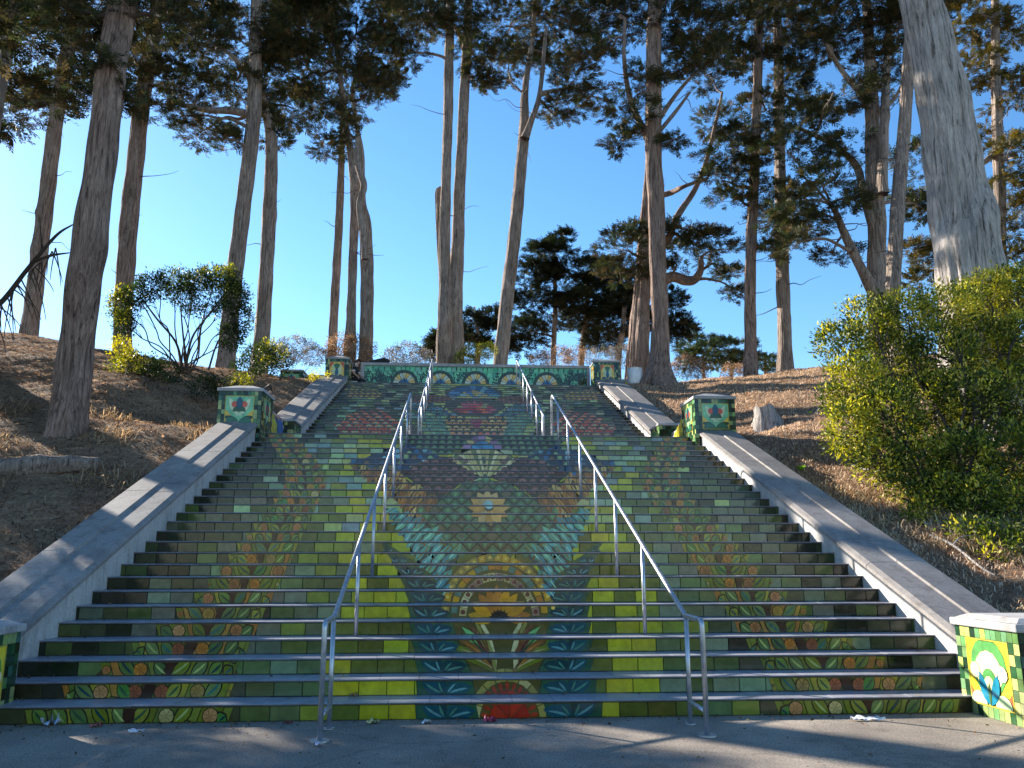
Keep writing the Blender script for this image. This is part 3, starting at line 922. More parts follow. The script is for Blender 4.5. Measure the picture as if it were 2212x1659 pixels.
PILLAR_TILES = [rgb(46, 84, 62), rgb(36, 70, 52), rgb(86, 124, 88), rgb(140, 160, 118), rgb(26, 38, 30), rgb(60, 104, 96), rgb(32, 54, 42), rgb(150, 165, 118), rgb(42, 46, 32), rgb(34, 62, 46)]
def motif(kind, w, h):
    """flower panel in a w x h field: list of (poly, colour, layer)"""
    out = []
    A = lambda p, c, l=0: out.append((p, c, l))
    m_ = lambda p: [(w - x, z) for x, z in p][::-1]
    def both(p, c, l=0): A(p, c, l); A(m_(p), c, l)
    cx = w / 2
    if kind == 'lotus':
        A([(.0, 0), (w, 0), (w, h), (0, h)], MINT, 0)
        both([(0, 0), (cx, 0), (0, h * .5)], rgb(222, 190, 80), 1)
        both(leaf(cx, h * .28, 2.25, h * .78, w * .24, -.3), rgb(200, 218, 196), 2)
        both(disc(cx - w * .17, h * .7, w * .12, 10), rgb(205, 88, 68), 3)
        A(leaf(cx, h * .5, math.pi / 2, h * .5, w * .24), rgb(38, 84, 120), 4)
        A(disc(cx, h * .42, w * .24, 10, 0, math.pi), rgb(52, 88, 68), 3)
        A(disc(cx, h * .26, w * .13, 8, 0, math.pi), rgb(175, 210, 190), 4)
        both(leaf(cx, 0, 2.45, h * .62, w * .2, .6), rgb(30, 70, 52), 4)
        both(disc(w * .24, 0, w * .22, 9, 0, math.pi), rgb(48, 108, 96), 5)
    elif kind == 'plume':
        A([(.0, 0), (w, 0), (w, h), (0, h)], rgb(222, 192, 90), 0)
        both([(0, h * .6), (w * .3, h), (0, h)], rgb(200, 92, 62), 1)
        A(disc(cx, h * .66, w * .3, 12), rgb(66, 112, 84), 1)
        both(leaf(cx, h * .2, 2.15, h * .72, w * .24, -.4), rgb(188, 212, 180), 2)
        both(leaf(cx, h * .15, 2.6, h * .5, w * .2, -.4), rgb(196, 205, 170), 2)
        A(leaf(cx, 0, math.pi / 2, h * .62, w * .26), rgb(44, 96, 140), 3)
        both(disc(w * .22, 0, w * .2, 9, 0, math.pi), rgb(40, 92, 112), 3)
    else:
        A([(.0, 0), (w, 0), (w, h), (0, h)], rgb(225, 210, 70), 0)
        A(disc(cx, h * .6, w * .44, 14), rgb(88, 158, 98), 1)
        A(disc(cx, h * .52, w * .33, 12), rgb(226, 222, 190), 2)
        both(disc(w * .17, h * .52, w * .13, 9), rgb(228, 224, 196), 3)
        A(disc(cx, h * .4, w * .17, 10), rgb(80, 150, 90), 3)
        A(disc(cx, h * .34, w * .12, 9), rgb(215, 220, 180), 4)
        both([(0, h * .25), (w * .22, 0), (0, 0)], rgb(206, 110, 82), 1)
        both(leaf(cx, 0, 2.2, h * .55, w * .2, -.4), rgb(36, 128, 175), 4)
        both(disc(w * .2, 0, w * .2, 9, 0, math.pi), rgb(186, 218, 190), 3)
        A(leaf(cx, 0, math.pi / 2, h * .36, w * .07), rgb(70, 105, 70), 5)
    return out

def clip_box(p, x0, x1, z0, z1):
    p = clip_half(p, 0, x0, True)
    for a_, v_, g_ in ((0, x1, False), (1, z0, True), (1, z1, False)):
        if len(p) < 3: return []
        p = clip_half(p, a_, v_, g_)
    return p

def tiled_face(root, org, ux, nrm, w, h, kind, solo=True, tw=.08, th_=.105, panel=None, pal=None):
    pal = pal or PILLAR_TILES
    rest = MB()
    holder = [root]
    def emit(p, base, th, c, nm):
        if len(p) < 3 or abs(area(p)) < 1e-5: return
        mb = MB() if solo else rest
        face_piece(mb, p, org, ux, nrm, base, th, c)
        if solo: mb.build(nm, M['glaze_c'], holder[0])
    if kind and panel is None:
        panel = (w * .24, w * .76, h * .16, h * .86)
    nxt = max(2, round(w / tw)); nzt = max(2, round(h / th_))
    dx, dz = w / nxt, h / nzt
    if panel:   # snap the panel to the joints
        panel = (round(panel[0] / dx) * dx, round(panel[1] / dx) * dx, round(panel[2] / dz) * dz, round(panel[3] / dz) * dz)
    for i in range(nxt):
        for j in range(nzt):
            x0, x1, z0, z1 = i * dx, (i + 1) * dx, j * dz, (j + 1) * dz
            if panel and x0 > panel[0] - .01 and x1 < panel[1] + .01 and z0 > panel[2] - .01 and z1 < panel[3] + .01: continue
            c = tuple(q * random.uniform(.85, 1.15) for q in random.choice(pal))
            emit([(x0 + .003, z0 + .003), (x1 - .003, z0 + .003), (x1 - .003, z1 - .003), (x0 + .003, z1 - .003)], 0, .005, c, 'tile')
    if panel:
        a, b_, c_, d_ = panel
        pw, ph = b_ - a, d_ - c_
        fr = .014
        mb = MB()
        for p in ([(a, c_), (b_, c_), (b_, c_ + fr), (a, c_ + fr)], [(a, d_ - fr), (b_, d_ - fr), (b_, d_), (a, d_)], [(a, c_ + fr), (a + fr, c_ + fr), (a + fr, d_ - fr), (a, d_ - fr)], [(b_ - fr, c_ + fr), (b_, c_ + fr), (b_, d_ - fr), (b_ - fr, d_ - fr)]):
            face_piece(mb if solo else rest, p, org, ux, nrm, 0, .008, rgb(190, 180, 90))
        if solo: holder[0] = mb.build('flower_panel', M['glaze_c'], root)
        for pi2, (p, c, lay) in enumerate(motif(kind, pw - 2 * fr, ph - 2 * fr)):
            lay = lay + .04 * pi2
            q = clip_box(p, .002, pw - 2 * fr - .002, .002, ph - 2 * fr - .002)
            if len(q) < 3: continue
            q = [(x + a + fr, z + c_ + fr) for x, z in (shrink(q, .003) if lay else q)]
            if lay:   # a dark joint round each piece
                g = [(x + a + fr, z + c_ + fr) for x, z in clip_box(p, .002, pw - 2 * fr - .002, .002, ph - 2 * fr - .002)]
                emit(g, .004, lay * .003 - .001, (.015, .016, .013), 'joint')
            emit(q, .004, .001 + lay * .003, c, 'panel_piece')
    if not solo: rest.build('face_tiles', M['glaze_c'], root, kind='stuff')

def pillar(label, x0, x1, y0, y1, z0, z1, front=None, inner=None, side=1, solo=True, cap_h=.12, name='tiled_pillar', group='tiled pillars of the stairs', deep=.5):
    root = empty(name, ((x0 + x1) / 2, (y0 + y1) / 2, z0), label, 'pillar', group)
    zt = z1 - cap_h
    mb = MB(); mb.box(x0, x1, y0, y1, z0 - deep, zt - .001); mb.build('core', M['grout'], root)
    mb = MB(); mb.box(x0 - .035, x1 + .035, y0 - .035, y1 + .035, zt, zt + cap_h * .62)
    cap_ = mb.build('cap', M['cap'], root, bevel=.012)
    mb = MB(); mb.frustum(x0 + .0, x1 - .0, y0 + .0, y1 - .0, zt + cap_h * .62 + .001, z1 + (.07 if z1 - z0 > 1.2 else 0), .3 if z1 - z0 > 1.2 else .1)
    mb.build('cap_top', M['cap'], cap_, bevel=.01)
    h = zt - z0
    wf, wi = x1 - x0, y1 - y0
    tall = z1 - z0 > 1.2
    pf = (wf * .2, wf * .8, h * (.44 if tall else .2), h * .93) if front else None
    pi_ = (wi * .2, wi * .8, h * (.44 if tall else .1), h * .92) if inner else None
    tiled_face(root, (x0, y0, z0), (1, 0, 0), (0, -1, 0), wf, h, front, solo, panel=pf)
    if side > 0:   # inner face looks towards -x
        tiled_face(root, (x0, y1, z0), (0, -1, 0), (-1, 0, 0), y1 - y0, h, inner, solo, panel=pi_, pal=PILLAR_TILES[:4] + [rgb(190, 205, 130), rgb(110, 160, 120), rgb(34, 62, 50)])  # sun and shade put into tile colours: lighter set here, darker on other faces
    else:
        tiled_face(root, (x1, y0, z0), (0, 1, 0), (1, 0, 0), y1 - y0, h, inner, solo, panel=pi_)
    return root

pillar('low tiled pillar with cream and blue flower panel at right foot of the stairs', 4.66, 5.94, -.8, .17, 0, .96, 'lotus', 'shell', 1)
pillar('low shaded tiled pillar at left foot of the stairs', -6.06, -4.8, -.72, .32, 0, .93, 'lotus', 'shell', -1)
pillar('tall tiled pillar with lotus panel at the right of the landing', 4.93, 5.88, 9.87, 10.98, Z_LAND - .5, 5.26, 'lotus', 'lotus', 1)
pillar('tall tiled pillar with lotus panel at the left of the landing', -5.9, -4.95, 9.87, 10.98, Z_LAND - .5, 5.3, 'lotus', 'lotus', -1)
pillar('small tiled pillar at the head of the stairs right of the parapet wall', 4.85, 5.86, 22.87, 23.9, Z_TOP - .3, 9.3, 'plume', 'plume', 1, solo=False)
pillar('small tiled pillar at the head of the stairs beside the standing person', -5.76, -4.87, 22.87, 23.9, Z_TOP - .3, 9.26, 'plume', 'plume', -1, solo=False)
pillar('short tiled pier at right where the upper balustrade starts', 4.74, 5.62, 12.5, 13.455, Z_LAND, 5.03, None, None, 1, solo=False, cap_h=.09, name='tiled_pier', group='short tiled piers')
pillar('short tiled pier at left beside the seated person', -5.62, -4.74, 12.5, 13.455, Z_LAND, 5.03, None, None, -1, solo=False, cap_h=.09, name='tiled_pier', group='short tiled piers')
pA, pB = at(606, 797, 25.2), at(655, 797, 25.2)
pillar('low tiled pier with red flower panel left of the terrace', pA[0], pB[0], 25.2, 26.0, 8.3, pA[2] + .02, 'lotus', None, -1, solo=False, name='tiled_pier', group='short tiled piers', deep=1.0)

# benches let into both sides of the landing
for sd, lab in ((1, 'sunlit yellow tiled bench arm on the right of the landing'), (-1, 'tiled bench on the left of the landing under the seated person')):
    root = empty('landing_bench', (sd * 5.3, 11.7, Z_LAND), lab, 'bench', 'benches of the landing')
    mb = MB()
    xs = sorted((sd * 5.05, sd * 5.75))
    mb.box(xs[0], xs[1], 11.0, 12.48, Z_LAND + .001, Z_LAND + .42); mb.build('seat', M['cap'], root, bevel=.01)
    mb = MB(); xs = sorted((sd * 5.76, sd * 5.9))
    mb.box(xs[0], xs[1], 11.0, 12.48, Z_LAND + .001, Z_LAND + .62); mb.build('backrest', M['cap'], root, bevel=.01)
    mb = MB(); xs = sorted((sd * 4.95, sd * 5.04))
    mb.prism([(10.99, Z_LAND + .001), (12.2, Z_LAND + .001), (12.2, Z_LAND + .14), (10.99, Z_LAND + .62)], xs[0], xs[1])
    mb.build('arm', M['cap'], root)
    mb = MB()
    for i in range(10):
        for j in range(5):
            y0_, z0_ = 11.0 + i * .118, .01 + j * .11
            top = lambda y: .61 - (y - 11.0) * .40
            if z0_ + .03 > top(y0_ + .118): continue
            p = [(y0_, z0_), (y0_ + .113, z0_), (y0_ + .113, min(z0_ + .105, top(y0_ + .113))), (y0_, min(z0_ + .105, top(y0_)))]
            c = tuple(q * random.uniform(.85, 1.1) for q in random.choice([rgb(215, 205, 70), rgb(200, 190, 60), rgb(150, 165, 60)]))
            if sd > 0: face_piece(mb, [(12.3 - y, z) for y, z in p], (4.95, 12.3, Z_LAND), (0, -1, 0), (-1, 0, 0), 0, .005, c)
            else: face_piece(mb, [(y - 11, z) for y, z in p], (-4.95, 11, Z_LAND), (0, 1, 0), (1, 0, 0), 0, .005, c)
    mb.build('arm_tiles', M['glaze_c'], root, kind='stuff')

# tiled retaining walls running out from the foot of the stairs
for sd, lab in ((1, 'low retaining wall right of the foot of the stairs'), (-1, 'low retaining wall left of the foot of the stairs')):
    xs = sorted((sd * 6.1, sd * 40))
    root = empty('retaining_wall', (sd * 20, .2, 0), lab, 'wall')
    mb = MB(); mb.box(xs[0], xs[1], .11, .4, -.2, .72); mb.build('wall_body', M['concrete'], root)
    mb = MB(); mb.box(xs[0], xs[1], .06, .45, .721, .82); mb.build('coping', M['cap'], root, bevel=.01)

# low walls beside the top pillars
for sd, lab in ((1, 'low tiled wall right of the top pillar behind the white bin'), (-1, 'low tiled wall between the top left pillar and the red flower pier')):
    root = empty('low_wall', (sd * 6.4, 25.6, 8.2), lab, 'wall')
    a, b_ = (5.3, 8.0) if sd > 0 else (pB[0] + .04, -4.9)
    mb = MB(); mb.box(a, b_, 25.4, 25.7, 7.6, 8.95); mb.build('wall_body', M['grout'], root)
    mb = MB(); mb.box(a, b_, 25.36, 25.74, 8.951, 9.06); mb.build('coping', M['cap'], root)
    tiled_face(root, (a, 25.4, 8.2), (1, 0, 0), (0, -1, 0), b_ - a, .75, None, False, .16, .16, pal=[rgb(60, 70, 45), rgb(200, 185, 70), rgb(36, 44, 32), rgb(90, 100, 60), rgb(50, 80, 60)])

# ================================================================== parapet wall of the terrace
WY = 25.0
wx0, wx1, wz0, wz1 = -4.5, 4.86, Z_TOP, 9.40
root = empty('parapet_wall', (0, WY, Z_TOP), 'long turquoise mosaic parapet wall with five arches at the head of the stairs', 'wall')
mb = MB(); mb.box(wx0 - .06, wx1 + .06, WY + .002, WY + .4, wz0 - .3, wz1); mb.build('wall_body', M['grout'], root)
mb = MB(); mb.box(wx0 - .14, wx1 + .14, WY - .07, WY + .47, wz1 + .001, wz1 + .13); mb.build('coping', M['cap'], root, bevel=.015)
mb = MB()
for xa in (wx0 - .14, wx1 + .002):
    mb.box(xa, xa + .138, WY - .05, WY + .45, wz0 - .3, wz1)
mb.build('end_posts', M['cap'], root)
org, ux, nn = (wx0, WY, wz0), (1, 0, 0), (0, -1, 0)
Ww, Wh = wx1 - wx0, wz1 - wz0
arches = [at(u, 829, WY)[0] - wx0 for u in (873, 951, 1027, 1104, 1181)]
AZ, AR = .5, .57
wall_rest = MB()
bgc = [rgb(110, 195, 165), rgb(95, 180, 155), rgb(125, 205, 175), rgb(80, 165, 145), rgb(120, 190, 170)]
z = .0; j = 0
while z < Wh - .02:
    hh = min(.2, Wh - z); x = -random.uniform(0, .2)
    while x < Ww:
        w_ = random.uniform(.16, .27)
        a, b_ = max(x, 0), min(x + w_, Ww)
        if b_ - a > .03:
            p = [(a + .004, z + .004), (b_ - .004, z + .004), (b_ - .004 + random.uniform(-.03, .0), z + hh - .004), (a + .004 + random.uniform(0, .03), z + hh - .004)]
            face_piece(wall_rest, p, org, ux, nn, .0, .005, tuple(q * random.uniform(.9, 1.1) for q in random.choice(bgc)))
        x += w_
    z += hh; j += 1
for ax_ in arches:
    am = MB()
    face_piece(am, disc(ax_, AZ, AR + .01, 20, 0, math.pi) + [(ax_ - AR - .01, 0), (ax_ + AR + .01, 0)], org, ux, nn, .005, .002, (.012, .013, .011))
    for q in range(12):
        a0, a1 = math.pi * q / 12 + .02, math.pi * (q + 1) / 12 - .02
        face_piece(am, sector(ax_, AZ, AR - .11, AR, a0, a1, 3), org, ux, nn, .007, .005, tuple(v * random.uniform(.85, 1.15) for v in rgb(52, 72, 52)))
    for sx in (-1, 1):
        for q in range(2):
            xa, xb = sorted((ax_ + sx * (AR - .11), ax_ + sx * AR))
            face_piece(am, [(xa, .25 * q + .003), (xb, .25 * q + .003), (xb, .25 * q + .24), (xa, .25 * q + .24)], org, ux, nn, .007, .005, rgb(50, 70, 52))
    for q in range(9):
        a0, a1 = math.pi * q / 9 + .025, math.pi * (q + 1) / 9 - .025
        face_piece(am, sector(ax_, AZ + .0, .05, AR - .125, a0, a1, 3), org, ux, nn, .007, .005, [rgb(225, 185, 90), rgb(225, 210, 170), rgb(200, 215, 215)][q % 3])
    for q in range(4):
        face_piece(am, [(ax_ - AR + .125, .12 * q + .005), (ax_ + AR - .125, .12 * q + .005), (ax_ + AR - .125, .12 * q + .115), (ax_ - AR + .125, .12 * q + .115)], org, ux, nn, .007, .005, [rgb(120, 185, 190), rgb(75, 140, 175)][q % 2])
    for q in range(9):
        a_ = math.pi * (.04 + .92 * q / 8)
        face_piece(am, leaf(ax_, AZ - .06, a_, .2 + .13 * math.sin(a_), .085), org, ux, nn, .012, .003 + .0006 * q, [rgb(35, 85, 140), rgb(28, 66, 118), rgb(45, 110, 165)][q % 3])
    am.build('arch_panel', M['glaze_c'], root)
# dark branches with leaves between the arches
gaps = [.35, 1.15] + [(arches[i] + arches[i + 1]) / 2 for i in range(4)] + [arches[4] + .95, Ww - .35]
br = MB()
def bough(x, z, a, ln, depth):
    pts = [(x, z)]
    for i in range(4):
        a += random.uniform(-.25, .25); x += math.cos(a) * ln / 4; z += math.sin(a) * ln / 4
        pts.append((x, z))
    wd = .012 + .012 * depth
    for i in range(4):
        (xa, za), (xb, zb) = pts[i], pts[i + 1]
        l = math.hypot(xb - xa, zb - za); nx_, nz_ = -(zb - za) / l * wd, (xb - xa) / l * wd
        q = clip_box([(xa + nx_, za + nz_), (xa - nx_, za - nz_), (xb - nx_, zb - nz_), (xb + nx_, zb + nz_)], .02, Ww - .02, .0, Wh - .02)
        if len(q) > 2: face_piece(br, q, org, ux, nn, .005, .004 + random.uniform(0, .002), rgb(38, 46, 36))
        for sg in (-1, 1):
            la = a + sg * random.uniform(.6, 1.1)
            q = clip_box(leaf(xb, zb, la, random.uniform(.11, .17), .055), .02, Ww - .02, .0, Wh - .02)
            if len(q) > 2 and all(math.hypot(q[0][0] - c_, q[0][1] - AZ) > AR + .02 for c_ in arches):
                face_piece(br, q, org, ux, nn, .005, .002 + random.uniform(0, .002), random.choice([rgb(34, 62, 46), rgb(45, 78, 52), rgb(28, 44, 36)]))
    if depth > 0:
        bough(pts[2][0], pts[2][1], a + .8, ln * .6, depth - 1); bough(pts[3][0], pts[3][1], a - .8, ln * .6, depth - 1)
for g in gaps:
    edge_gap = g < 1.3 or g > Ww - 1.4
    bough(g, .0, math.pi / 2 + random.uniform(-.15, .15), .85, 2 if edge_gap else 1)
    if edge_gap:
        bough(g, .3, .5, .6, 1); bough(g, .35, 2.6, .6, 1)
br.build('branch_mosaic', M['glaze_c'], root, kind='stuff')
wall_rest.build('background_tiles', M['glaze_c'], root, kind='stuff')

# ================================================================== handrails
def round_path(pts, r=.07, n=5):
    out = [Vector(pts[0])]
    for i in range(1, len(pts) - 1):
        p, a, b_ = Vector(pts[i]), Vector(pts[i - 1]), Vector(pts[i + 1])
        u, v = (a - p), (b_ - p)
        rr = min(r, u.length * .45, v.length * .45)
        u.normalize(); v.normalize()
        s_, e_ = p + u * rr, p + v * rr
        for k in range(n + 1):
            t = k / n
            out.append(s_ * (1 - t) ** 2 + p * 2 * t * (1 - t) + e_ * t * t)
    out.append(Vector(pts[-1]))
    return out
def handrail(label, x, lower_flight):
    RAD = .024
    if lower_flight:
        zf = lambda y: .16 + y / D * H + .955
        y0, y1 = -.37, Y_LAND0 + .04
        top = [(x, -.88, 0), (x, -.88, .97), (x, y0 - .02, .975), (x, y0, zf(y0) + .0), (x, y1, zf(y1)), (x, y1 + .12, zf(y1) - .06), (x, y1 + .12, Z_LAND)]
        posts = [(y0, 0.0)] + [(nose_y(k) + .2, k * H) for k in range(4, 27, 4)]
        feet = [(-.88, 0.0)]
    else:
        zf = lambda y: ((y - Y_LAND1) / D + 28) * H + .93
        y0, y1 = Y_LAND1 - .25, Y_TOP + .15
        top = [(x, y0 - .22, Z_LAND), (x, y0 - .22, Z_LAND + .93), (x, y0, zf(y0)), (x, y1, zf(y1)), (x, y1 + .12, zf(y1) - .05), (x, y1 + .12, Z_TOP)]
        posts = [(y0 + .02, Z_LAND)] + [(nose_y(k) + .2, k * H) for k in (31, 35, 39, 43, 47)]
        feet = []
    root = empty('handrail', (x, top[0][1], top[0][2]), label, 'handrail', 'galvanised handrails of the stairs')
    mb = MB(); mb.tube(round_path(top, .06), RAD, 12); mb.build('rail', M['steel'], root, smooth=True)
    for y, z in posts:
        mb = MB(); mb.tube([(x, y, z - .02), (x, y, zf(y) - .005)], RAD * .92, 10); mb.build('post', M['steel'], root, smooth=True)
    if lower_flight:
        mb = MB(); mb.tube([(x, -.88, .2), (x, -.37, .2)], RAD * .9, 10); mb.build('crossbar', M['steel'], root, smooth=True)
        mb = MB(); mb.tube([(x, -.88, .002), (x, -.88, .014)], .085, 16); mb.build('base_plate', M['steel'], root)
        mb = MB(); mb.tube([(x, -.37, .002), (x, -.37, .012)], .05, 16); mb.build('base_plate', M['steel'], root)
handrail('steel handrail left of the middle on the lower flight', -1.665, True)
handrail('steel handrail right of the middle on the lower flight', 1.665, True)
handrail('steel handrail left of the middle on the upper flight', -1.6, False)
handrail('steel handrail right of the middle on the upper flight', 1.72, False)


# ================================================================== trees
def catmull(P, n_per):
    P = np.asarray(P, float)
    Q = np.vstack([2 * P[0] - P[1], P, 2 * P[-1] - P[-2]])
    out = []
    for i in range(1, len(Q) - 2):
        t = np.linspace(0, 1, n_per, endpoint=False)[:, None]
        a, b_, c, d_ = Q[i - 1], Q[i], Q[i + 1], Q[i + 2]
        out.append(.5 * (2 * b_ + (c - a) * t + (2 * a - 5 * b_ + 4 * c - d_) * t ** 2 + (3 * b_ - a - 3 * c + d_) * t ** 3))
    out.append(P[-1:])
    return np.vstack(out)

def trunk_mesh(pts4, sides=20, flute=.07, n_per=10, flare=0.0):
    """pts4 rows (x, y, z, r); returns verts, quads"""
    C4 = catmull(pts4, n_per)
    P, rad = C4[:, :3], np.maximum(C4[:, 3], .004)
    n = len(P)
    T = np.gradient(P, axis=0); T /= np.linalg.norm(T, axis=1)[:, None] + 1e-9
    ref = np.array([0, 1.0, 0]) if abs(T[:, 1]).mean() < .8 else np.array([0, 0, 1.0])
    A = np.cross(T, ref); A /= np.linalg.norm(A, axis=1)[:, None] + 1e-9
    B = np.cross(A, T)
    th = np.linspace(0, 2 * np.pi, sides, endpoint=False)
    s_ = np.concatenate([[0], np.cumsum(np.linalg.norm(np.diff(P, axis=0), axis=1))])
    ph = rng.uniform(0, 6.28, 6)
    tw = rng.uniform(-.25, .25)
    S, TH = np.meshgrid(s_, th, indexing='ij')
    rr = 1 + flute * (np.sin(3 * TH + ph[0] + tw * S) + .8 * np.sin(5 * TH + ph[1] - tw * S) + .5 * np.sin(8 * TH + ph[2] + .4 * np.sin(S))) + .05 * np.sin(S * 1.3 + ph[3]) * np.sin(TH + ph[4]) + .035 * np.sin(S * 3.7 + ph[5] + 2 * TH)
    rr = rr + flute * .45 * np.sin(13 * TH + 1.5 * np.sin(S * .6 + ph[1]) + ph[3]) + flute * .3 * np.sin(19 * TH - 1.2 * np.sin(S * .9 + ph[0]))
    if rad.max() > .12:
        for _ in range(4):
            s0, t0 = rng.uniform(.1, .9) * s_[-1], rng.uniform(0, 6.28)
            dth = np.angle(np.exp(1j * (TH - t0)))
            rr = rr + rng.uniform(.1, .28) * np.exp(-((S - s0) / (rad.max() * rng.uniform(.5, 1.2))) ** 2 - (dth / .55) ** 2)
    if sides >= 64:
        nf = sides // 12
        rr = rr + .055 * (np.abs(np.sin(nf * TH + 1.1 * np.sin(.8 * S + ph[2]) + .5 * np.sin(2.3 * S + 3 * TH))) ** .5 - .75) + .03 * (np.abs(np.sin((nf * 2 - 1) * TH - .9 * np.sin(1.1 * S + ph[1]))) ** .5 - .75)
    if flare:
        fl = np.exp(-S / (rad[0] * 1.6))
        rr = rr * (1 + flare * fl * (1 + .45 * np.sin(5 * TH + ph[2]) + .3 * np.sin(3 * TH + ph[4])))
    RR = rad[:, None] * rr
    V = P[:, None, :] + A[:, None, :] * (np.cos(TH) * RR)[..., None] + B[:, None, :] * (np.sin(TH) * RR)[..., None]
    V = V.reshape(-1, 3)
    i = np.arange(n - 1)[:, None] * sides; j = np.arange(sides)[None, :]; j2 = (j + 1) % sides
    F = np.stack([i + j, i + j2, i + sides + j2, i + sides + j], -1).reshape(-1, 4)
    return V, F

def join(parts):
    Vs, Fs, o_ = [], [], 0
    for V, F in parts:
        Vs.append(V); Fs.append(F + o_); o_ += len(V)
    return np.vstack(Vs), np.vstack(Fs)

def spray_template(nl=11):
    """one flat twig of needles along +x, length 1: kites either side of a thin rib"""
    V, F = [], []
    def kite(x, y, a, l, w, dz):
        n = len(V)
        c, s_ = math.cos(a), math.sin(a)
        V.extend([(x, y, 0), (x + c * l * .45 - s_ * w, y + s_ * l * .45 + c * w, dz * .5), (x + c * l, y + s_ * l, dz), (x + c * l * .45 + s_ * w, y + s_ * l * .45 - c * w, dz * .5)])
        F.append((n, n + 1, n + 2, n + 3))
    for i in range(nl):
        t = .08 + .86 * i / nl
        sg = 1 if i % 2 else -1
        kite(t, 0, sg * random.uniform(.5, 1.0), (.5 - .3 * t) * random.uniform(.7, 1.2), .05 * random.uniform(.8, 1.3), random.uniform(-.15, .15))
    kite(.0, 0, 0, 1.05, .03, random.uniform(-.1, .1))
    return np.array(V), np.array(F)
SPRAYS = [spray_template() for _ in range(5)]

def rand_unit(n):
    v = rng.normal(size=(n, 3)); return v / np.linalg.norm(v, axis=1)[:, None]

def scatter(templates, C, dirs, ups, scale, cols):
    """place flat templates at C, x axis along dirs, plane normal near ups"""
    X = dirs / (np.linalg.norm(dirs, axis=1)[:, None] + 1e-9)
    Yv = np.cross(ups, X); Yv /= np.linalg.norm(Yv, axis=1)[:, None] + 1e-9
    Z = np.cross(X, Yv)
    which = rng.integers(0, len(templates), len(C))
    Vs, Fs, Cs, off = [], [], [], 0
    for k, (tv, tf) in enumerate(templates):
        m = np.where(which == k)[0]
        if not len(m): continue
        P = C[m, None, :] + scale[m, None, None] * (X[m, None, :] * tv[None, :, 0:1] + Yv[m, None, :] * tv[None, :, 1:2] + Z[m, None, :] * tv[None, :, 2:3])
        Vs.append(P.reshape(-1, 3)); nv = len(tv)
        Fs.append((tf[None] + (np.arange(len(m)) * nv)[:, None, None] + off).reshape(-1, tf.shape[1])); off += len(m) * nv
        Cs.append(np.repeat(cols[m], nv, axis=0))
    return np.vstack(Vs), np.vstack(Fs), np.vstack(Cs)

NEEDLE_COLS = np.array([rgb(56, 64, 38), rgb(46, 54, 32), rgb(72, 68, 42), rgb(88, 76, 50), rgb(60, 68, 42)])
def crown_clump(c, rx, ry, rz, dens, size, tone=None, flat=.2):
    """sprays gathered in flattened plates inside an ellipsoid; returns arrays for scatter plus plate centres"""
    npl = max(5, int(dens * 12 * (rx * rz) ** .62))
    pc = rand_unit(npl) * (rng.uniform(.25, 1.0, npl) ** .6)[:, None] * np.array([rx, ry, rz])
    pc += c
    Cs, Ds = [], []
    for p in pc:
        k = int(rng.integers(20, 36))
        pr = rng.uniform(.45, .95) * min(.95, .45 * (rx + rz) / 2 + .25)
        a = rng.uniform(0, 6.283, k); r_ = pr * np.sqrt(rng.uniform(0, 1, k))
        q = np.stack([np.cos(a) * r_, np.sin(a) * r_, rng.normal(0, pr * flat * .5, k) - r_ * .1], -1) + p
        d = q - p + (p - c) * .4 + np.array([0, 0, .12])
        Cs.append(q); Ds.append(d + rng.normal(0, .12, (k, 3)))
    C_, D_ = np.vstack(Cs), np.vstack(Ds)
    n = len(C_)
    ups = np.array([0, 0, 1.0]) + rng.normal(0, .45, (n, 3))
    base = NEEDLE_COLS[rng.integers(0, len(NEEDLE_COLS), n)] if tone is None else np.asarray(tone)[rng.integers(0, len(tone), n)]
    cols = base * rng.uniform(.65, 1.3, (n, 1)) * rng.uniform(.8, 1.35)
    return C_, D_, ups, rng.uniform(.75, 1.25, n) * size, cols, pc

def limb_pts(p0, p1, r0, r1, sag=.0, n=5, wob=.06):
    p0, p1 = np.asarray(p0, float), np.asarray(p1, float)
    L_ = np.linalg.norm(p1 - p0)
    t = np.linspace(0, 1, n)[:, None]
    P = p0 + (p1 - p0) * t
    P[:, 2] += (np.sin(np.pi * t[:, 0]) * sag * L_)
    P[1:-1] += rng.normal(0, wob * L_, (n - 2, 3)) * .6
    r_ = (r0 + (r1 - r0) * t[:, 0] ** .7)[:, None]
    return np.hstack([P, r_])

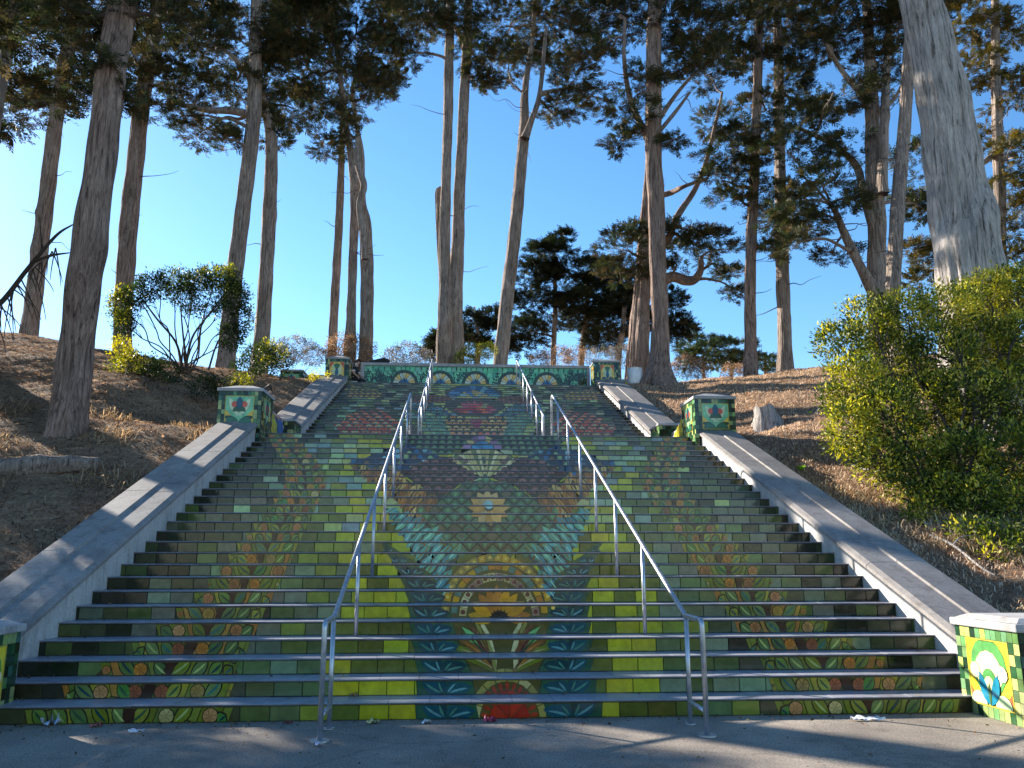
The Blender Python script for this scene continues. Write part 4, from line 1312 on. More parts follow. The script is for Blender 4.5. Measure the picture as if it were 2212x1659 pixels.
TREE_COUNT = [0]
def cypress(label, y, stems, limbs=(), clumps=(), bark='bark', name='cypress_tree', group='tall cypress trees above the stairs', flare=.35, size=.42, dens=1.0, tops=0, top_v=-150, dead=0, yj=1.2, tone=None, twigs=5):
    """stems: polylines (u, v, width) sighted at distance y; clumps: (u, v, ru, rv)"""
    TREE_COUNT[0] += 1
    def conv(poly, yy, jit=0.0):
        out = []
        for i, (u, v, w) in enumerate(poly):
            p = at(u, v, yy + (rng.normal(0, jit) if i else 0))
            out.append([*p, .43 * w * px_size(p[1], p[0], p[2])])
        return np.array(out)
    S = [conv(s_, y + .5 * k * (-1) ** k, .12) for k, s_ in enumerate(stems)]
    base = S[0][0]
    gz = float(ground(base[0], base[1]))
    gz = min(gz, base[2] + .3)
    root = empty(name, (base[0], base[1], gz), label, 'tree', group)
    parts = []
    for k, s_ in enumerate(S):
        first = s_[0].copy()
        if k == 0 or abs(stems[k][0][1] - stems[0][0][1]) < 60:
            g0 = min(float(ground(s_[0][0], s_[0][1])), s_[0][2] + .2)
            foot = first.copy(); foot[2] = g0 - .5; foot[3] *= 1.06
            if first[2] - foot[2] > .05: s_ = np.vstack([foot, s_])
        big = s_[:, 3].max() > .5
        parts.append(trunk_mesh(s_, 132 if big else 72, .05, 24 if big else 14, flare))
        S[k] = s_
    V, F = join(parts)
    mesh_np('trunk', V, F, M[bark], root, smooth=True)
    dense_line = np.vstack([catmull(s_, 8) for s_ in S])
    bparts = []
    for lm in limbs:
        l4 = conv(lm, y, .35)
        j_ = np.argmin(np.linalg.norm(dense_line[:, :3] - l4[0, :3], axis=1))
        l4[0, :3] = dense_line[j_, :3]
        bparts.append(trunk_mesh(l4, 10, .05, 8))
        dense_line = np.vstack([dense_line, catmull(l4, 6)])
    out = []
    cl = list(clumps)
    for i in range(tops):
        u0, v0, _ = stems[0][-1]
        cl.append((u0 + rng.uniform(-130, 130), top_v - i * 70 + rng.uniform(-30, 30), rng.uniform(70, 120), rng.uniform(50, 80)))
    for (u, v, ru, rv) in cl:
        c = at(u, v, y + rng.uniform(-yj, yj))
        s_ = px_size(c[1], c[0], c[2])
        rx, rz = ru * s_, rv * s_
        o6 = crown_clump(c, rx, min(rx, 2.2), rz, dens, size, tone)
        out.append(o6[:5])
        dd = np.linalg.norm((dense_line[:, :3] - c) * np.array([1, 1, .8]), axis=1) + np.where(dense_line[:, 2] > c[2] + .5, 2.5, 0)
        j_ = int(np.argmin(dd))
        p0 = dense_line[j_]
        hub = limb_pts(p0[:3], c, min(.1, p0[3] * .6 + .02), .03, .06)
        bparts.append(trunk_mesh(hub, 7, .03, 5))
        for pc in o6[5][rng.permutation(len(o6[5]))[:twigs]]:
            a = hub[rng.integers(2, len(hub))]
            bparts.append(trunk_mesh(limb_pts(a[:3], pc, .022, .008, .05, 4), 4, 0, 3))
    for i in range(dead):
        p0 = dense_line[rng.integers(len(dense_line) // 4, len(dense_line))]
        d_ = rand_unit(1)[0]; d_[2] = abs(d_[2]) * .4 - .15
        bparts.append(trunk_mesh(limb_pts(p0[:3], p0[:3] + d_ * rng.uniform(.8, 2.6), .03, .006, -.04, 5), 4, 0, 3))
    if bparts:
        V, F = join(bparts)
        mesh_np('branches', V, F, M['twig' if not limbs else bark], root, smooth=True, kind='stuff')
    if out:
        C_, D_, U_, s_, c_ = [np.concatenate([o_[i] for o_ in out]) for i in range(5)]
        V, F, K = scatter(SPRAYS, C_, D_, U_, s_, c_)
        mesh_np('crown', V, F, M['needle'], root, K)
    return root

# ---- left side
cypress('slim pale trunk at the far left edge of the photo', 25.5, [[(58, 745, 40), (72, 640, 38), (85, 540, 37), (105, 380, 35), (125, 220, 33), (150, 80, 32), (165, -40, 28), (178, -220, 20)]],
        clumps=[(40, 40, 90, 60), (120, 90, 80, 50), (30, 170, 70, 38), (150, 170, 60, 50), (80, 235, 45, 22), (190, 20, 60, 50), (20, 240, 40, 25), (95, -60, 120, 60), (200, -90, 90, 60)], tops=3, top_v=-200, dead=10)
cypress('massive leaning trunk standing on the left bank in front of the crest', 9.4, [[(146, 925, 84), (163, 760, 78), (190, 560, 76), (215, 380, 70), (240, 180, 66), (268, 0, 62), (292, -180, 54), (310, -420, 40)]],
        clumps=[(225, 180, 55, 35), (275, 60, 60, 50), (205, 110, 40, 40), (160, 30, 60, 40), (330, 30, 60, 45), (300, -80, 120, 60), (200, -90, 110, 60), (380, -120, 100, 60), (260, 215, 25, 18)], size=.3, tops=3, top_v=-260, bark='bark_red', flare=.3, yj=.9, dens=1.3)
cypress('dark straight trunk rising behind the shrub with the yellow tips', 24.4, [[(264, 762, 42), (268, 640, 42), (274, 540, 42), (287, 400, 40), (302, 260, 37), (322, 120, 33), (345, -20, 28), (360, -200, 22)]],
        clumps=[(335, 185, 70, 32), (310, 235, 32, 24), (380, 165, 50, 30), (350, 70, 80, 60), (430, 70, 60, 50), (300, 100, 50, 40), (400, -50, 110, 60), (300, -110, 100, 60)], tops=2, top_v=-230, bark='bark_red', dead=8)
cypress('grey trunk left of the twisted one with a long limb reaching left', 25.0, [[(488, 795, 44), (496, 700, 42), (505, 620, 40), (521, 480, 37), (540, 330, 35), (550, 200, 33), (552, 60, 26), (556, -120, 20)]],
        limbs=[[(540, 250, 24), (500, 240, 18), (450, 238, 15), (400, 228, 11), (365, 215, 7)], [(548, 180, 18), (500, 120, 12), (450, 90, 8)]],
        clumps=[(430, 285, 68, 28), (395, 250, 40, 20), (480, 110, 110, 75), (560, 50, 110, 60), (505, 185, 80, 42), (480, 300, 40, 18), (450, 40, 70, 50), (560, -60, 140, 70), (440, 190, 50, 35)], tops=3, top_v=-160, bark='bark', dead=12)
cypress('twisted pale trunk leaning to the grey one above the dry hedge', 26.0, [[(562, 765, 40), (570, 660, 35), (577, 560, 33), (580, 480, 34), (586, 380, 31), (586, 300, 28), (575, 240, 22), (560, 170, 16), (560, 80, 12)]],
        clumps=[(600, 150, 85, 60), (635, 235, 55, 35), (592, 295, 28, 32), (640, 90, 80, 55), (570, 260, 22, 20), (660, 40, 80, 50)], tops=1, top_v=-60, dead=10)
cypress('group of three slender trunks joined at the foot beside the top left pillar', 27.0,
        [[(790, 762, 34), (793, 660, 32), (792, 560, 32), (788, 480, 30), (781, 430, 20), (780, 330, 14), (770, 270, 11), (760, 190, 9)],
         [(756, 760, 30), (759, 660, 22), (763, 560, 22), (766, 430, 22), (760, 340, 19), (745, 260, 15), (735, 160, 11)],
         [(717, 760, 22), (722, 660, 21), (728, 560, 20), (735, 420, 18), (738, 310, 14), (740, 240, 10)],
         [(788, 560, 12), (784, 500, 16), (776, 445, 15), (786, 400, 16), (771, 350, 13), (772, 300, 10)]],
        clumps=[(720, 140, 130, 90), (790, 100, 100, 80), (690, 225, 62, 42), (800, 205, 62, 40), (745, 285, 45, 22), (850, 50, 60, 55), (640, 60, 80, 55), (770, 30, 110, 60), (680, 40, 90, 60), (830, 170, 40, 40), (660, 165, 50, 40), (715, 315, 40, 18)], tops=2, top_v=-60, dead=14, flare=.2)
# ---- middle
cypress('pair of trunks rising left of the middle behind the parapet wall', 28.0,
        [[(985, 790, 40), (983, 690, 36), (985, 600, 34), (990, 480, 29), (996, 340, 26), (1003, 200, 24), (1010, 60, 22), (1016, -120, 17)],
         [(958, 790, 36), (960, 690, 33), (961, 600, 30), (960, 500, 28), (963, 400, 24), (966, 300, 24), (969, 150, 23), (972, 0, 19), (974, -150, 14)],
         [(959, 640, 10), (954, 560, 18), (951, 480, 20), (949, 425, 21), (950, 408, 16), (950, 404, 2)]],
        limbs=[[(1008, 110, 16), (985, 60, 11), (950, 35, 7)], [(968, 60, 16), (930, 30, 10), (880, 40, 6)]],
        clumps=[(900, 45, 55, 48), (880, 110, 32, 26), (1000, 30, 60, 42), (1020, 110, 36, 40), (930, 5, 60, 40), (860, 5, 60, 40), (960, -70, 120, 60), (1035, 165, 24, 22)], tops=2, top_v=-140, dead=8, flare=.3)
cypress('forked leaning trunk right of the pair behind the parapet wall', 28.0,
        [[(1080, 792, 36), (1090, 690, 33), (1100, 600, 32), (1116, 460, 30), (1128, 330, 27), (1132, 280, 25), (1136, 180, 15), (1150, 90, 12), (1160, -40, 9)],
         [(1134, 300, 18), (1150, 255, 14), (1163, 215, 12), (1172, 150, 10), (1180, 60, 8)]],
        limbs=[[(1165, 210, 9), (1200, 195, 7), (1240, 190, 5)], [(1120, 200, 6), (1105, 180, 4)]],
        clumps=[(1080, 60, 95, 48), (1095, 130, 62, 40), (1195, 55, 90, 52), (1240, 175, 62, 34), (1232, 225, 42, 26), (1150, 20, 110, 48), (1050, 165, 30, 22), (1285, 210, 34, 20), (1200, 250, 24, 16), (1190, 130, 40, 30)], tops=2, top_v=-50, dead=12)
# ---- right side
cypress('big furrowed trunk with flaring roots beside the white bin', 22.6,
        [[(1428, 828, 58), (1427, 760, 44), (1424, 650, 40), (1417, 450, 40), (1411, 300, 39), (1412, 100, 36), (1415, -40, 31), (1418, -200, 22)]],
        limbs=[[(1412, 330, 24), (1380, 260, 17), (1358, 200, 14), (1348, 120, 10), (1350, 40, 7)], [(1436, 270, 14), (1452, 215, 11), (1480, 180, 8), (1510, 150, 6)], [(1432, 300, 12), (1460, 240, 9), (1490, 200, 6)]],
        clumps=[(1330, 35, 90, 45), (1420, 45, 110, 60), (1500, 70, 90, 45), (1290, 130, 62, 28), (1358, 235, 42, 40), (1345, 305, 36, 26), (1452, 300, 22, 24), (1380, 170, 40, 28), (1560, 120, 60, 30), (1300, 30, 60, 40), (1470, 120, 60, 34), (1410, -70, 150, 60)], tops=3, top_v=-150, dead=14, flare=.75, bark='bark_red')
cypress('dark trunk close behind the big furrowed one with a bent limb to the right', 27.0,
        [[(1376, 818, 58), (1380, 740, 50), (1386, 640, 42), (1392, 520, 32), (1398, 430, 26), (1404, 340, 22), (1408, 240, 18)]],
        limbs=[[(1400, 640, 40), (1446, 600, 30), (1480, 606, 26), (1500, 604, 22), (1512, 585, 16), (1515, 555, 10)], [(1404, 560, 26), (1440, 520, 20), (1462, 470, 17), (1500, 410, 14), (1525, 350, 12), (1545, 270, 9), (1560, 200, 6)], [(1420, 430, 12), (1445, 418, 14), (1480, 402, 10), (1530, 385, 7)]],
        clumps=[(1500, 530, 66, 36), (1550, 540, 50, 26), (1450, 500, 40, 20), (1345, 540, 60, 34), (1355, 500, 40, 20), (1575, 585, 28, 16), (1585, 625, 26, 14), (1480, 495, 50, 18), (1550, 255, 40, 34), (1530, 160, 60, 30), (1340, 590, 50, 28), (1460, 570, 30, 16)], dead=10, flare=.4, bark='bark_red')
cypress('slim straight pinkish trunk on the right crest', 23.6, [[(1621, 808, 34), (1621, 740, 29), (1620, 600, 26), (1626, 450, 25), (1632, 300, 23), (1637, 150, 21), (1641, 0, 18), (1644, -160, 13)]],
        clumps=[(1640, 40, 85, 55), (1580, 330, 60, 42), (1655, 240, 52, 30), (1580, 60, 70, 45), (1590, 430, 52, 24), (1560, 390, 46, 26), (1660, -50, 120, 55), (1630, 130, 50, 30), (1600, 280, 40, 24), (1605, 365, 36, 30)], tops=2, top_v=-120, dead=10, bark='bark_red')
cypress('bent trunk standing right of the slim pinkish one', 24.0, [[(1698, 805, 38), (1696, 720, 32), (1692, 620, 32), (1690, 520, 30), (1686, 400, 27), (1682, 200, 24), (1678, 20, 19), (1672, -150, 13)]],
        clumps=[(1710, 40, 90, 52), (1745, 125, 56, 36), (1690, 170, 50, 30), (1670, 470, 40, 36), (1735, -40, 110, 50), (1740, 230, 50, 26), (1665, 520, 30, 20), (1660, 290, 30, 24)], tops=2, top_v=-100, dead=14, bark='bark')
cypress('many limbed cypress behind the right hand shrub', 21.5,
        [[(1896, 680, 46), (1896, 600, 43), (1895, 500, 41), (1889, 380, 38), (1884, 250, 32), (1880, 120, 26), (1870, -20, 19), (1862, -160, 13)],
         [(1905, 420, 24), (1910, 300, 22), (1914, 180, 18), (1920, 60, 13), (1926, -60, 10)]],
        limbs=[[(1885, 640, 34), (1866, 590, 26), (1848, 555, 23), (1822, 500, 20), (1806, 460, 15), (1790, 440, 8)], [(1876, 520, 24), (1866, 420, 20), (1850, 360, 17), (1810, 320, 14), (1760, 292, 11), (1705, 270, 7)], [(1880, 220, 20), (1840, 180, 15), (1810, 140, 12), (1785, 95, 8)], [(1850, 500, 10), (1815, 480, 8), (1780, 462, 5)], [(1895, 260, 12), (1940, 200, 9), (1960, 140, 6)]],
        clumps=[(1700, 325, 90, 32), (1745, 258, 76, 34), (1800, 200, 76, 42), (1780, 400, 76, 48), (1742, 478, 76, 34), (1725, 525, 64, 24), (1830, 320, 56, 34), (1850, 50, 110, 52), (1905, 150, 56, 70), (1700, 440, 60, 34), (1960, 380, 42, 70), (1985, 450, 36, 40), (1770, 80, 80, 44), (1800, 545, 46, 18), (1680, 400, 44, 26), (1950, 60, 70, 50), (1840, 430, 36, 24), (1850, -60, 140, 60)], tops=2, top_v=-130, dead=40, yj=1.8, bark='bark')
cypress('pale ridged trunk leaning right beside the many limbed cypress', 18.5, [[(1928, 680, 36), (1932, 580, 34), (1940, 450, 32), (1952, 300, 30), (1962, 150, 28), (1972, 0, 26), (1982, -160, 20)]],
        clumps=[(1960, -60, 100, 50), (2020, -40, 80, 50)], tops=2, top_v=-120, dead=6, bark='bark')
cypress('huge grey weathered trunk leaning over the right hand shrub', 9.6, [[(2122, 830, 168), (2112, 700, 152), (2098, 600, 146), (2076, 450, 134), (2046, 250, 116), (2010, 80, 98), (1982, -40, 90), (1945, -250, 76), (1915, -500, 56)]],
        limbs=[[(1960, -200, 40), (2080, -300, 26), (2200, -360, 14)]],
        clumps=[(2080, -260, 130, 60), (1900, -420, 160, 70), (2000, -520, 170, 80), (1780, -380, 120, 60), (2200, -330, 110, 60)], size=.3, tops=0, flare=.3, bark='bark_grey', dens=1.2)
cypress('background cypress with sunlit boughs at the right edge', 25.0, [[(2162, 560, 28), (2158, 400, 26), (2152, 200, 23), (2150, 40, 18), (2150, -120, 13)]],
        clumps=[(2140, 60, 66, 70), (2180, 200, 56, 66), (2190, 340, 50, 56), (2150, 300, 52, 36), (2200, 470, 40, 50), (2020, 560, 44, 26), (1990, 600, 40, 24), (2190, 560, 40, 30), (2110, 150, 60, 50), (2100, 30, 70, 60), (2160, 420, 50, 30), (1975, 540, 30, 24)], limbs=[[(2155, 330, 14), (2110, 360, 12), (2060, 370, 9)]], tops=2, top_v=-80, dead=20, tone=[rgb(88, 78, 36), rgb(70, 68, 32), rgb(60, 62, 30), rgb(104, 88, 40)])
# ---- lower, farther cypresses behind the terrace
far_c = [('dark layered cypress in the distance with the highest pointed top', 40, (1195, 770, 13), (1197, 545, 8), [(1195, 545, 60, 26), (1160, 590, 50, 22), (1235, 580, 56, 22), (1205, 620, 80, 24), (1150, 650, 46, 20), (1250, 650, 50, 22), (1190, 680, 70, 20), (1140, 710, 40, 18), (1220, 520, 30, 14)]),
         ('dark layered cypress in the distance right of the pointed one', 42, (1255, 775, 16), (1270, 600, 9), [(1300, 590, 50, 26), (1285, 640, 60, 26), (1330, 650, 50, 26), (1260, 690, 60, 22), (1320, 700, 60, 26), (1350, 610, 40, 22)]),
         ('leaning distant cypress left of the big furrowed trunk', 38, (1335, 775, 16), (1350, 640, 9), [(1340, 680, 50, 26), (1370, 650, 40, 30), (1310, 730, 60, 20), (1390, 700, 30, 24), (1455, 700, 36, 20), (1450, 650, 24, 20), (1465, 725, 36, 16)]),
         ('low dark cypress in the distance left of the pair of trunks', 36, (1030, 790, 14), (1030, 700, 8), [(1030, 700, 50, 22), (960, 735, 40, 18), (1060, 690, 30, 18), (1010, 740, 50, 18), (1130, 750, 50, 18), (940, 765, 26, 14)])]
for lab, yy, b0, b1, cl in far_c:
    cypress(lab, yy, [[(b0[0], b0[1] + 12, b0[2]), ((b0[0] + b1[0]) / 2 + 3, (b0[1] + b1[1]) / 2, (b0[2] + b1[2]) / 2), b1]], clumps=cl, group='distant cypress trees behind the terrace', size=.5, dens=1.5, dead=5, tone=[rgb(34, 42, 26), rgb(28, 36, 22), rgb(42, 48, 26)])
far_b = [('distant round crowned tree on the right crest nearest the furrowed trunk', 46, 1520, [(1505, 745, 40, 26), (1530, 765, 44, 22), (1490, 775, 30, 18)]), ('distant round crowned tree left of the slim pinkish trunk', 48, 1580, [(1575, 755, 44, 26), (1600, 775, 40, 20), (1550, 785, 40, 16)]), ('small distant tree right of the slim pinkish trunk', 50, 1655, [(1650, 785, 30, 14), (1670, 792, 22, 10)])]
for lab, yy, u, cl in far_b:
    cypress(lab, yy, [[(u, 815, 10), (u - 2, 790, 8), (u, 765, 5)]], clumps=cl, group='distant round crowned trees', name='distant_tree', size=.5, dens=1.1, tone=[rgb(58, 72, 40), rgb(46, 60, 34), rgb(72, 80, 44)])

# ---- trees standing left of the frame, one of them reaching a dead bough into it; they shade the foot of the stairs
def near_tree(label, x, y, h, r, crown_z0, ncl, seed_r, boughs=(), tone=None, dens=.9, reach=3.4):
    gz = float(ground(x, y))
    root = empty('cypress_tree', (x, y, gz), label, 'tree', 'trees beyond the left edge')
    pts = np.array([[x, y, gz - .4, r * 1.1], [x + .1, y, gz + h * .25, r * .9], [x + .3, y + .1, gz + h * .55, r * .7], [x + .5, y, gz + h, r * .3]])
    V, F = trunk_mesh(pts, 22, .06, 10, .4); mesh_np('trunk', V, F, M['bark'], root, smooth=True)
    out, bp = [], []
    for i in range(ncl):
        t = (i + .5) / ncl
        z = gz + crown_z0 + (h - crown_z0) * t
        a = i * 2.4 + seed_r
        rr_ = (1.0 - .35 * t) * random.uniform(.4 * reach, reach)
        c = np.array([x + math.cos(a) * rr_, y + math.sin(a) * rr_, z])
        rx = random.uniform(1.3, 2.3)
        o6 = crown_clump(c, rx, rx, random.uniform(.7, 1.2), dens, .5, tone)
        out.append(o6[:5])
        bp.append(trunk_mesh(limb_pts((x + .3 * t, y, z - .6), c, .08, .02, .05), 6, .03, 5))
    for b4 in boughs: bp.append(trunk_mesh(np.array(b4), 8, .06, 8))
    V, F = join(bp); mesh_np('branches', V, F, M['twig'], root, smooth=True, kind='stuff')
    C_, D_, U_, s_, c_ = [np.concatenate([o_[i] for o_ in out]) for i in range(5)]
    V, F, K = scatter(SPRAYS, C_, D_, U_, s_, c_); mesh_np('crown', V, F, M['needle'], root, K)
    return root
def bough_px(pts, y):
    out = []
    for u, v, w in pts:
        p = at(u, v, y); out.append([*p, .5 * w * px_size(y, p[0], p[2])])
    return out
dead_boughs = [bough_px([(-60, 690, 14), (0, 655, 11), (60, 580, 9), (120, 510, 6), (157, 485, 3)], 11.5),
               bough_px([(75, 565, 7), (110, 552, 6), (150, 546, 3)], 11.5), bough_px([(92, 545, 5), (88, 500, 3), (86, 470, 2)], 11.5)]
for i in range(26):
    u0 = random.uniform(-20, 130); v0 = 650 - u0 * .95
    du, dv = random.uniform(-30, 60), random.uniform(30, 110)
    dead_boughs.append(bough_px([(u0, v0, 3.4), (u0 + du * .4, v0 + dv * .3, 2.6), (u0 + du * .8, v0 + dv * .7, 2.0), (u0 + du, v0 + dv, 1.2)], 11.5 + random.uniform(-.5, .5)))
near_tree('cypress at the left edge reaching a bare dead bough into the picture', -14.6, 11.8, 19, .42, 9.5, 8, .4, dead_boughs)
near_tree('cypress just beyond the left edge of the bank', -15.5, 15.5, 20, .5, 9.0, 9, 1.7)
near_tree('broad cypress farther beyond the left edge', -27.0, 17.5, 24, .5, 9.5, 12, 3.1)
near_tree('cypress above the left retaining wall beyond the frame', -15.4, 8.4, 14, .4, 1.6, 20, 4.4, dens=1.2, reach=2.0)
near_tree('cypress on the crest beyond the left edge', -34.0, 24.0, 24, .5, 9.0, 12, 5.2)
near_tree('low branching cypress beside the pavement beyond the left edge', -18.0, 11.0, 17, .45, 1.8, 22, 2.2, dens=1.2)


# ================================================================== shrubs
def leaf_template(fold=.12):
    V = np.array([(0, 0, 0), (.35, .2, fold), (1, 0, .02), (.35, -.2, fold), (.4, 0, 0)])
    F = np.array([(0, 4, 2, 1), (0, 3, 2, 4)])
    return V, F
LEAVES = [leaf_template(.1), leaf_template(.2), leaf_template(.03)]
def foot(u, v, y0=0.5, y1=40):
    """where the sight line through (u, v) meets the bank"""
    prev = None
    for y in np.arange(y0, y1, .05):
        p = at(u, v, y)
        if p[2] < float(ground(p[0], p[1])): return p
    return at(u, v, y1)

def shrub(label, clumps, leaf_len, cols, density, stems=(), name='shrub', group=None, ybase=None, stem_r=.02, up=.5, shell=.55, twig_n=0, base=None):
    """clumps: (u, v, ru, rv, y[, palette]); leaves gathered in tufts near the outside of each clump"""
    Cs, Ds, Ks, Ss, hubs = [], [], [], [], []
    for cl in clumps:
        u, v, ru, rv, y = cl[:5]
        pal = np.asarray(cl[5] if len(cl) > 5 else cols)
        c = at(u, v, y); s_ = px_size(c[1], c[0], c[2])
        rx, rz = ru * s_, rv * s_
        nt_ = max(5, int(density * 2.6 * 3.14 * rx * rz / (.2 * leaf_len ** 2) / 16))
        tuft = rand_unit(nt_) * (shell + (1 - shell) * rng.uniform(0, 1, nt_) ** .5)[:, None] * np.array([rx, rx * .8, rz]) + c
        hubs.append((c, tuft))
        k = 16
        q = np.repeat(tuft, k, axis=0)
        out_d = q - c
        out_d /= np.linalg.norm(out_d, axis=1)[:, None] + 1e-6
        d = out_d * .6 + rand_unit(len(q)) * .8 + np.array([0, 0, up])
        d /= np.linalg.norm(d, axis=1)[:, None]
        q = q + d * (rng.uniform(0, 1, len(q)) * leaf_len * 2.2)[:, None] + rng.normal(0, leaf_len * .7, q.shape)
        Cs.append(q); Ds.append(d + rand_unit(len(q)) * .7)
        Ks.append(np.repeat(pal[rng.integers(0, len(pal), nt_)], k, axis=0) * rng.uniform(.7, 1.25, (len(q), 1)))
        Ss.append(rng.uniform(.7, 1.25, len(q)) * leaf_len)
    C_, D_, K_, S_ = np.vstack(Cs), np.vstack(Ds), np.vstack(Ks), np.concatenate(Ss)
    V, F, K = scatter(LEAVES, C_, D_, rand_unit(len(C_)) + np.array([0, 0, .5]), S_, K_)
    b0 = np.asarray(base if base is not None else [C_[:, 0].mean(), C_[:, 1].mean(), float(ground(C_[:, 0].mean(), C_[:, 1].mean()))])
    root = empty(name, tuple(b0), label, 'shrub', group)
    mesh_np('foliage', V, F, M['leaf'], root, K)
    parts = []
    for c, tuft in hubs:
        st = limb_pts(b0 + np.array([rng.uniform(-.25, .25), rng.uniform(-.2, .2), -.1]), c, stem_r, stem_r * .45, .06, 6)
        parts.append(trunk_mesh(st, 6, .03, 4))
        for tp in tuft[rng.permutation(len(tuft))[:max(6, twig_n)]]:
            a = st[rng.integers(3, len(st))]
            parts.append(trunk_mesh(limb_pts(a[:3], tp, stem_r * .35, stem_r * .15, .03, 4), 3, 0, 3))
    for s_ in stems: parts.append(trunk_mesh(np.array(bough_px(s_[1], s_[0])), 6, .03, 6))
    V, F = join(parts); mesh_np('stems', V, F, M['twig'], root, smooth=True, kind='stuff')
    return root

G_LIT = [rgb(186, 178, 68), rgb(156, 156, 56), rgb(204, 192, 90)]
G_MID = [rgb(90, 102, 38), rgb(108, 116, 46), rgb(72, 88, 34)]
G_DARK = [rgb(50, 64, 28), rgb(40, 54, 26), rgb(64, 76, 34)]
bush = []
for u, v, ru, rv in [(1815, 745, 50, 42), (1880, 690, 55, 42), (1960, 680, 60, 45), (2050, 665, 60, 42), (2130, 640, 60, 45), (2200, 630, 60, 50), (2270, 640, 70, 60),
                     (1850, 830, 55, 60), (1930, 780, 70, 65), (2030, 770, 70, 65), (2120, 750, 70, 65), (2210, 750, 70, 70),
                     (1840, 930, 52, 55), (1920, 900, 70, 65), (2010, 880, 75, 70), (2100, 870, 75, 70), (2200, 860, 75, 70), (2280, 780, 60, 70),
                     (1900, 1000, 55, 42), (1990, 1010, 65, 55), (2080, 1000, 70, 65), (2180, 990, 75, 70), (2270, 950, 70, 80),
                     (2040, 1090, 55, 50), (2120, 1100, 65, 55), (2210, 1110, 65, 60), (2280, 1080, 60, 60), (1800, 870, 24, 30), (2090, 1160, 40, 24), (2170, 1165, 50, 28), (2000, 1120, 36, 30), (2150, 1205, 40, 18), (2215, 1190, 40, 24), (1960, 1060, 36, 30)]:
    y = 4.4 + (1180 - v) / 560 * 3.4 + random.uniform(-.3, .4)
    if v > 980: y = min(y, foot(u, v + 12)[1] + .15)
    lit = (v < 760) or (u < 1900)  # sunlight on the upper and left clumps is put into their leaf palette
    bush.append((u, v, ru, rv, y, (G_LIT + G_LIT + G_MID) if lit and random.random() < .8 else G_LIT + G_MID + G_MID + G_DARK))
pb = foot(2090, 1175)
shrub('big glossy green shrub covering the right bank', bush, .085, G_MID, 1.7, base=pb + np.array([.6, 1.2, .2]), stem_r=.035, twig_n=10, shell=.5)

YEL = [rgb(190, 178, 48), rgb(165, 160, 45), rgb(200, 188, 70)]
arch = []
for u, v, ru, rv, p in [(262, 660, 20, 34, YEL + G_MID + G_DARK), (268, 700, 22, 22, G_DARK), (295, 645, 28, 22, G_DARK), (330, 622, 34, 20, G_DARK), (375, 610, 36, 20, G_MID), (420, 612, 34, 20, G_DARK), (460, 605, 32, 22, YEL + G_DARK + G_DARK), (490, 612, 28, 28, YEL + G_MID + G_DARK), (505, 640, 26, 34, G_DARK), (520, 690, 20, 34, G_DARK), (440, 668, 44, 13, G_DARK), (500, 730, 22, 26, G_DARK), (395, 640, 30, 14, G_DARK)]:  # sun shining through the outer tips is put in as yellow leaf colour
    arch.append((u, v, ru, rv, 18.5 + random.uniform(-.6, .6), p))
pa = foot(395, 805)
shrub('arching shrub with bare stems and yellow sunlit tips on the left bank', arch, .1, G_DARK, 1.7, base=pa, stem_r=.03, twig_n=9, group='shrubs of the left bank',
      stems=[(18.4, [(395, 800, 6), (380, 740, 5), (340, 690, 4), (310, 650, 3)]), (18.4, [(400, 800, 6), (415, 730, 5), (450, 680, 3), (480, 640, 3)]), (18.4, [(405, 800, 6), (395, 720, 4), (390, 660, 3)]), (18.4, [(450, 800, 5), (470, 740, 4), (505, 690, 3)])])
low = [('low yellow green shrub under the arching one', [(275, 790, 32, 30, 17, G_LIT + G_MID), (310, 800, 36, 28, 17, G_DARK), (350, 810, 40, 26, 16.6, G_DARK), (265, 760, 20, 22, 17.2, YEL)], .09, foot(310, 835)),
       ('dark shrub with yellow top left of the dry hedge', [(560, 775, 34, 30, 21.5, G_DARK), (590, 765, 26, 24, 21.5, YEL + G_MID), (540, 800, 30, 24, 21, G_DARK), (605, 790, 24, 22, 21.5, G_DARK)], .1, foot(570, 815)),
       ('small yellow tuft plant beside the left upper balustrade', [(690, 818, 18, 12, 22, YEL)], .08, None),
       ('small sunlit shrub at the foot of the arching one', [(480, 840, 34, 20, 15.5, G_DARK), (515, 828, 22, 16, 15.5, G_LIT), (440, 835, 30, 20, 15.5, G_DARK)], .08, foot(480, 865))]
for lab, cl, ll, b_ in low:
    shrub(lab, cl, ll, G_MID, 1.1, base=b_, stem_r=.018, group='shrubs of the left bank')
DRY = [rgb(158, 126, 100), rgb(132, 104, 84), rgb(178, 148, 118), rgb(110, 92, 70)]
GREY = [rgb(120, 112, 108), rgb(98, 92, 84), rgb(140, 130, 120), rgb(86, 90, 66)]
